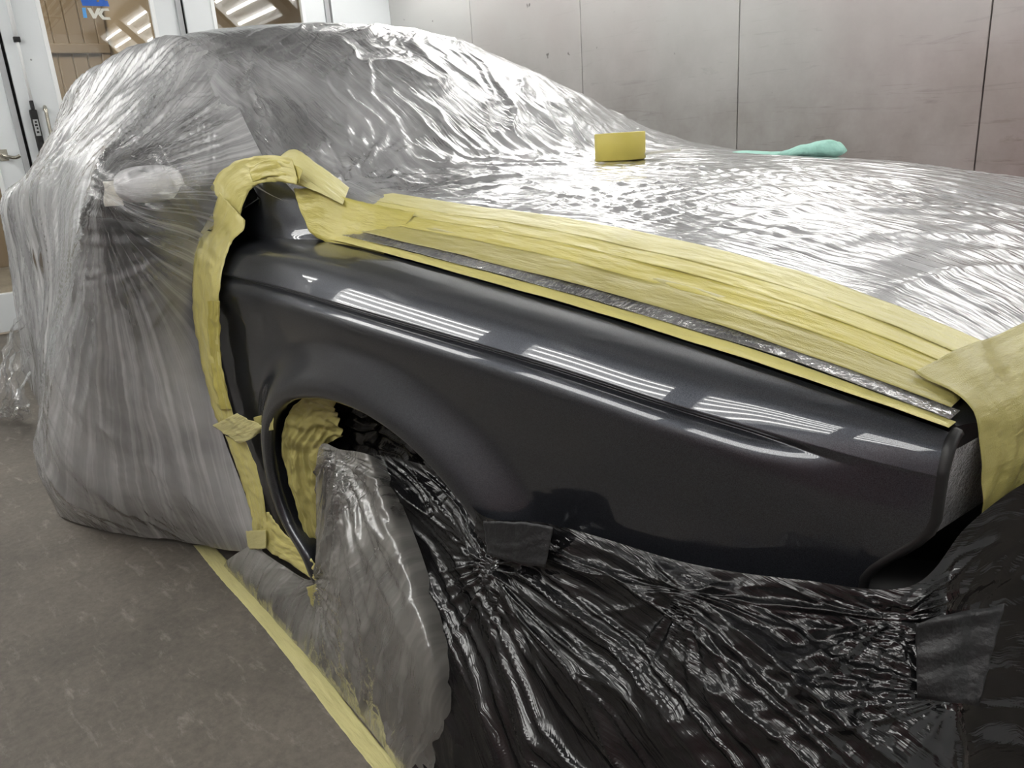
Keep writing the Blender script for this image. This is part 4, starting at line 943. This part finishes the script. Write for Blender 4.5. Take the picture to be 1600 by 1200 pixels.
M['btape'] = simple('black_cloth_tape', (26, 27, 29), .45, bump=.2, bscale=160)
o = ribbon('black_tape', pts([(766, 812), (800, 812), (840, 815), (872, 822)], [-.044, -.044, -.038, -.032]), pts([(772, 862), (800, 872), (832, 880), (862, 884)], [-.052, -.054, -.052, -.048]), M['btape'], None, nu=50, seed=155, amp=.002, lift=.012)
tag(o, 'black cloth tape piece at the front end of the wheel arch', 'tape')
o = ribbon('black_tape', pts([(1425, 968), (1480, 955), (1560, 940)], [.03, .05, .08]), pts([(1432, 1085), (1480, 1092), (1522, 1098)], [.012, .022, .035]), M['btape'], None, nu=50, seed=157, amp=.004, lift=.012)
tag(o, 'square dull black tape patch on the film at the lower right corner', 'tape')

# paper over the front corner
fp = tag(empty('corner_paper', (.9, .3, .7)), 'creased olive yellow paper folded over the front corner beside the headlamp', 'masking paper')
def hz(x, y): return float(hood_z(np.array(x), np.array(y)))
cc = []
for y, e in ((.150, .004), (.20, .014), (.30, .036), (.45, .062), (.65, .085), (.9, .096)):
    cc.append([np.array((.788 + e, y, hz(.788 + e, y) + .018)), np.array((.826 + e, y, hz(.826 + e, y) + .016)), np.array((.849 + e, y - .004, hz(.846 + e, y) + .004)), np.array((.858 + e, y - .004, .72)), np.array((.862 + e, y, .67)), np.array((.866 + e, y, .60))])
PG = patch(cc, 120, 90)
Nn, du, dv = normals(PG); U, V = arcuv(PG)
s = np.sign((Nn * np.array([.6, -.2, .8])).sum(2).mean()); Nn *= s
D = .004 * (ridge((U * .8 + V * .3) * 16 + fbm(U * 6, V * 6, 2, 171), V * 5, 172, 1.3) - .5) + .004 * fbm(U * 14, V * 14, 2, 173)
PG = PG + Nn * (D + .002)[..., None]
o = grid_obj('paper_sheet', PG, M['paper'], fp, s < 0); m = o.modifiers.new('thickness', 'SOLIDIFY'); m.thickness = .0006; m.offset = 1

# paper strip on the floor
o = ribbon('floor_paper_strip', [px(x, y, Z=.003) for x, y in ((302, 852), (345, 905), (400, 967), (460, 1042), (520, 1122), (585, 1205), (650, 1290))],
           [px(x, y, Z=.004) for x, y in ((332, 852), (378, 900), (432, 960), (496, 1040), (556, 1118), (624, 1200), (696, 1284))], M['paper_floor'], None, nu=120, seed=181, amp=.0008, lift=.001)
tag(o, 'long pale yellow paper strip lying on the floor along the film hem', 'masking paper')

# roll of tape on the hood
rc = np.array((-.175, .855)); zr = float(hood_z(np.array(rc[0]), np.array(rc[1]))) + .011
roll = tag(empty('tape_roll', (rc[0], rc[1], zr)), 'roll of yellow masking tape standing on the film covered hood', 'tape roll')
def vlathe(name, prof, mat, parent, n=56):
    V = []; k = len(prof); c = (rc[0], rc[1], zr)
    for i in range(n):
        a = 2 * math.pi * i / n
        for r, z in prof: V.append((c[0] + r * math.cos(a), c[1] + r * math.sin(a), c[2] + z))
    Q = [(i * k + j, ((i + 1) % n) * k + j, ((i + 1) % n) * k + (j + 1) % k, i * k + (j + 1) % k) for i in range(n) for j in range(k)]
    return poly_obj(name, V, Q, mat, parent, True)
M['rolltape'] = simple('tape_roll_yellow', (196, 182, 88), .5, var=.05, bscale=30)
tp = vlathe('tape_winding', [(.043, .001), (.0585, .0), (.060, .0015), (.060, .0605), (.0585, .062), (.043, .061)], M['rolltape'], roll)
vlathe('cardboard_core', [(.038, .0005), (.0428, .0005), (.0428, .0615), (.038, .0615)], M['card'], roll)
dirv = np.array((.95, .30))
e0 = rc + dirv * .03
v = []
for s_, w in ((0, .012), (.15, .010)):
    q = rc + np.array((.70, .45)) * (.02 + s_); pn = np.array((.45, -.70))
    for sg in (-1, 1): v += [(*(q + pn * w * sg), zr + .006 + .006 * (s_ > 0)), (*(q + pn * w * sg), zr + .011 + .006 * (s_ > 0))]
o = poly_obj('scraper_strip', v, [(0, 1, 3, 2), (4, 6, 7, 5), (0, 4, 5, 1), (2, 3, 7, 6), (1, 5, 7, 3), (0, 2, 6, 4)], M['stick']); 
tag(o, 'thin white strip lying beside the tape roll on the hood', 'strip')

# teal cloth on the far edge of the hood
def cloth():
    path = [px(x, y, Y=yv) for x, y, yv in ((1152, 239, 1.22), (1180, 241, 1.22), (1215, 242, 1.22), (1245, 238, 1.22), (1275, 233, 1.22), (1300, 232, 1.22), (1317, 236, 1.22))]
    path = cspline(path, 60); t = np.linspace(0, 1, 60)
    hh = np.interp(t, [0, .1, .45, .6, .8, .93, 1], [.005, .007, .008, .014, .019, .019, .006]); ww = np.interp(t, [0, .1, .5, .8, 1], [.03, .04, .045, .06, .02])
    V = []; n = 28
    tdir = _n(path[-1] - path[0]); sd = np.array([-tdir[1], tdir[0], 0]); sd /= np.linalg.norm(sd)
    for i in range(60):
        for j in range(n):
            a = 2 * math.pi * j / n; w = 1 + .16 * float(noise(np.array(i * .16), np.array(math.cos(a) * 2 + math.sin(a)), 191))
            V.append(path[i] + sd * math.cos(a) * ww[i] * w + np.array([0, 0, math.sin(a) * hh[i] * w]))
    Q = [(i * n + j, (i + 1) * n + j, (i + 1) * n + (j + 1) % n, i * n + (j + 1) % n) for i in range(59) for j in range(n)] + [tuple(range(n)), tuple(59 * n + j for j in reversed(range(n)))]
    return poly_obj('cleaning_cloth', V, Q, M['teal'], None, True)
tag(cloth(), 'crumpled mint green cloth lying on the far edge of the hood', 'cloth')

# small tag taped under the mirror, and a loose end of film on the floor at the rear
q0 = px(178, 303, Y=-.138)
tg = patch([[q0 + np.array((.0 + a * .6, -.0 + a * .75, b)) + np.array((0, .004 * math.sin(b * 90), 0)) for b in (.026, .013, 0, -.013, -.024)] for a in (-.020, -.007, .007, .020)], 16, 16)
o = grid_obj('mirror_tag', tg, M['beigeplastic']); m = o.modifiers.new('thickness', 'SOLIDIFY'); m.thickness = .003
tag(o, 'small beige tag under the film below the door mirror', 'tag')
lc = [[px(46, 470, Y=-.02), px(44, 560, Y=-.06), px(44, 610, Y=-.10), px(46, 655, Z=.02)], [px(20, 500, Y=-.10), px(22, 560, Y=-.12), px(24, 610, Y=-.16), px(26, 652, Z=.02)], [px(6, 555, Y=-.16), px(8, 590, Y=-.18), px(6, 620, Y=-.2), px(4, 648, Z=.02)], [px(-20, 610, Y=-.24), px(-20, 620, Y=-.25), px(-22, 635, Y=-.26), px(-24, 645, Z=.015)]]
LG = patch(lc, 70, 70); Nn, du, dv = normals(LG); U, V = arcuv(LG)
LG = LG + Nn * (.03 * (ridge(U * 9, V * 7, 201, 1.3) - .5) + .01 * fbm(U * 30, V * 30, 2, 202))[..., None]; LG[..., 2] = np.maximum(LG[..., 2], .003)
tag(grid_obj('loose_film', LG, M['film_loose']), 'loose clear crumpled film end bunched on the floor at far left', 'plastic film')
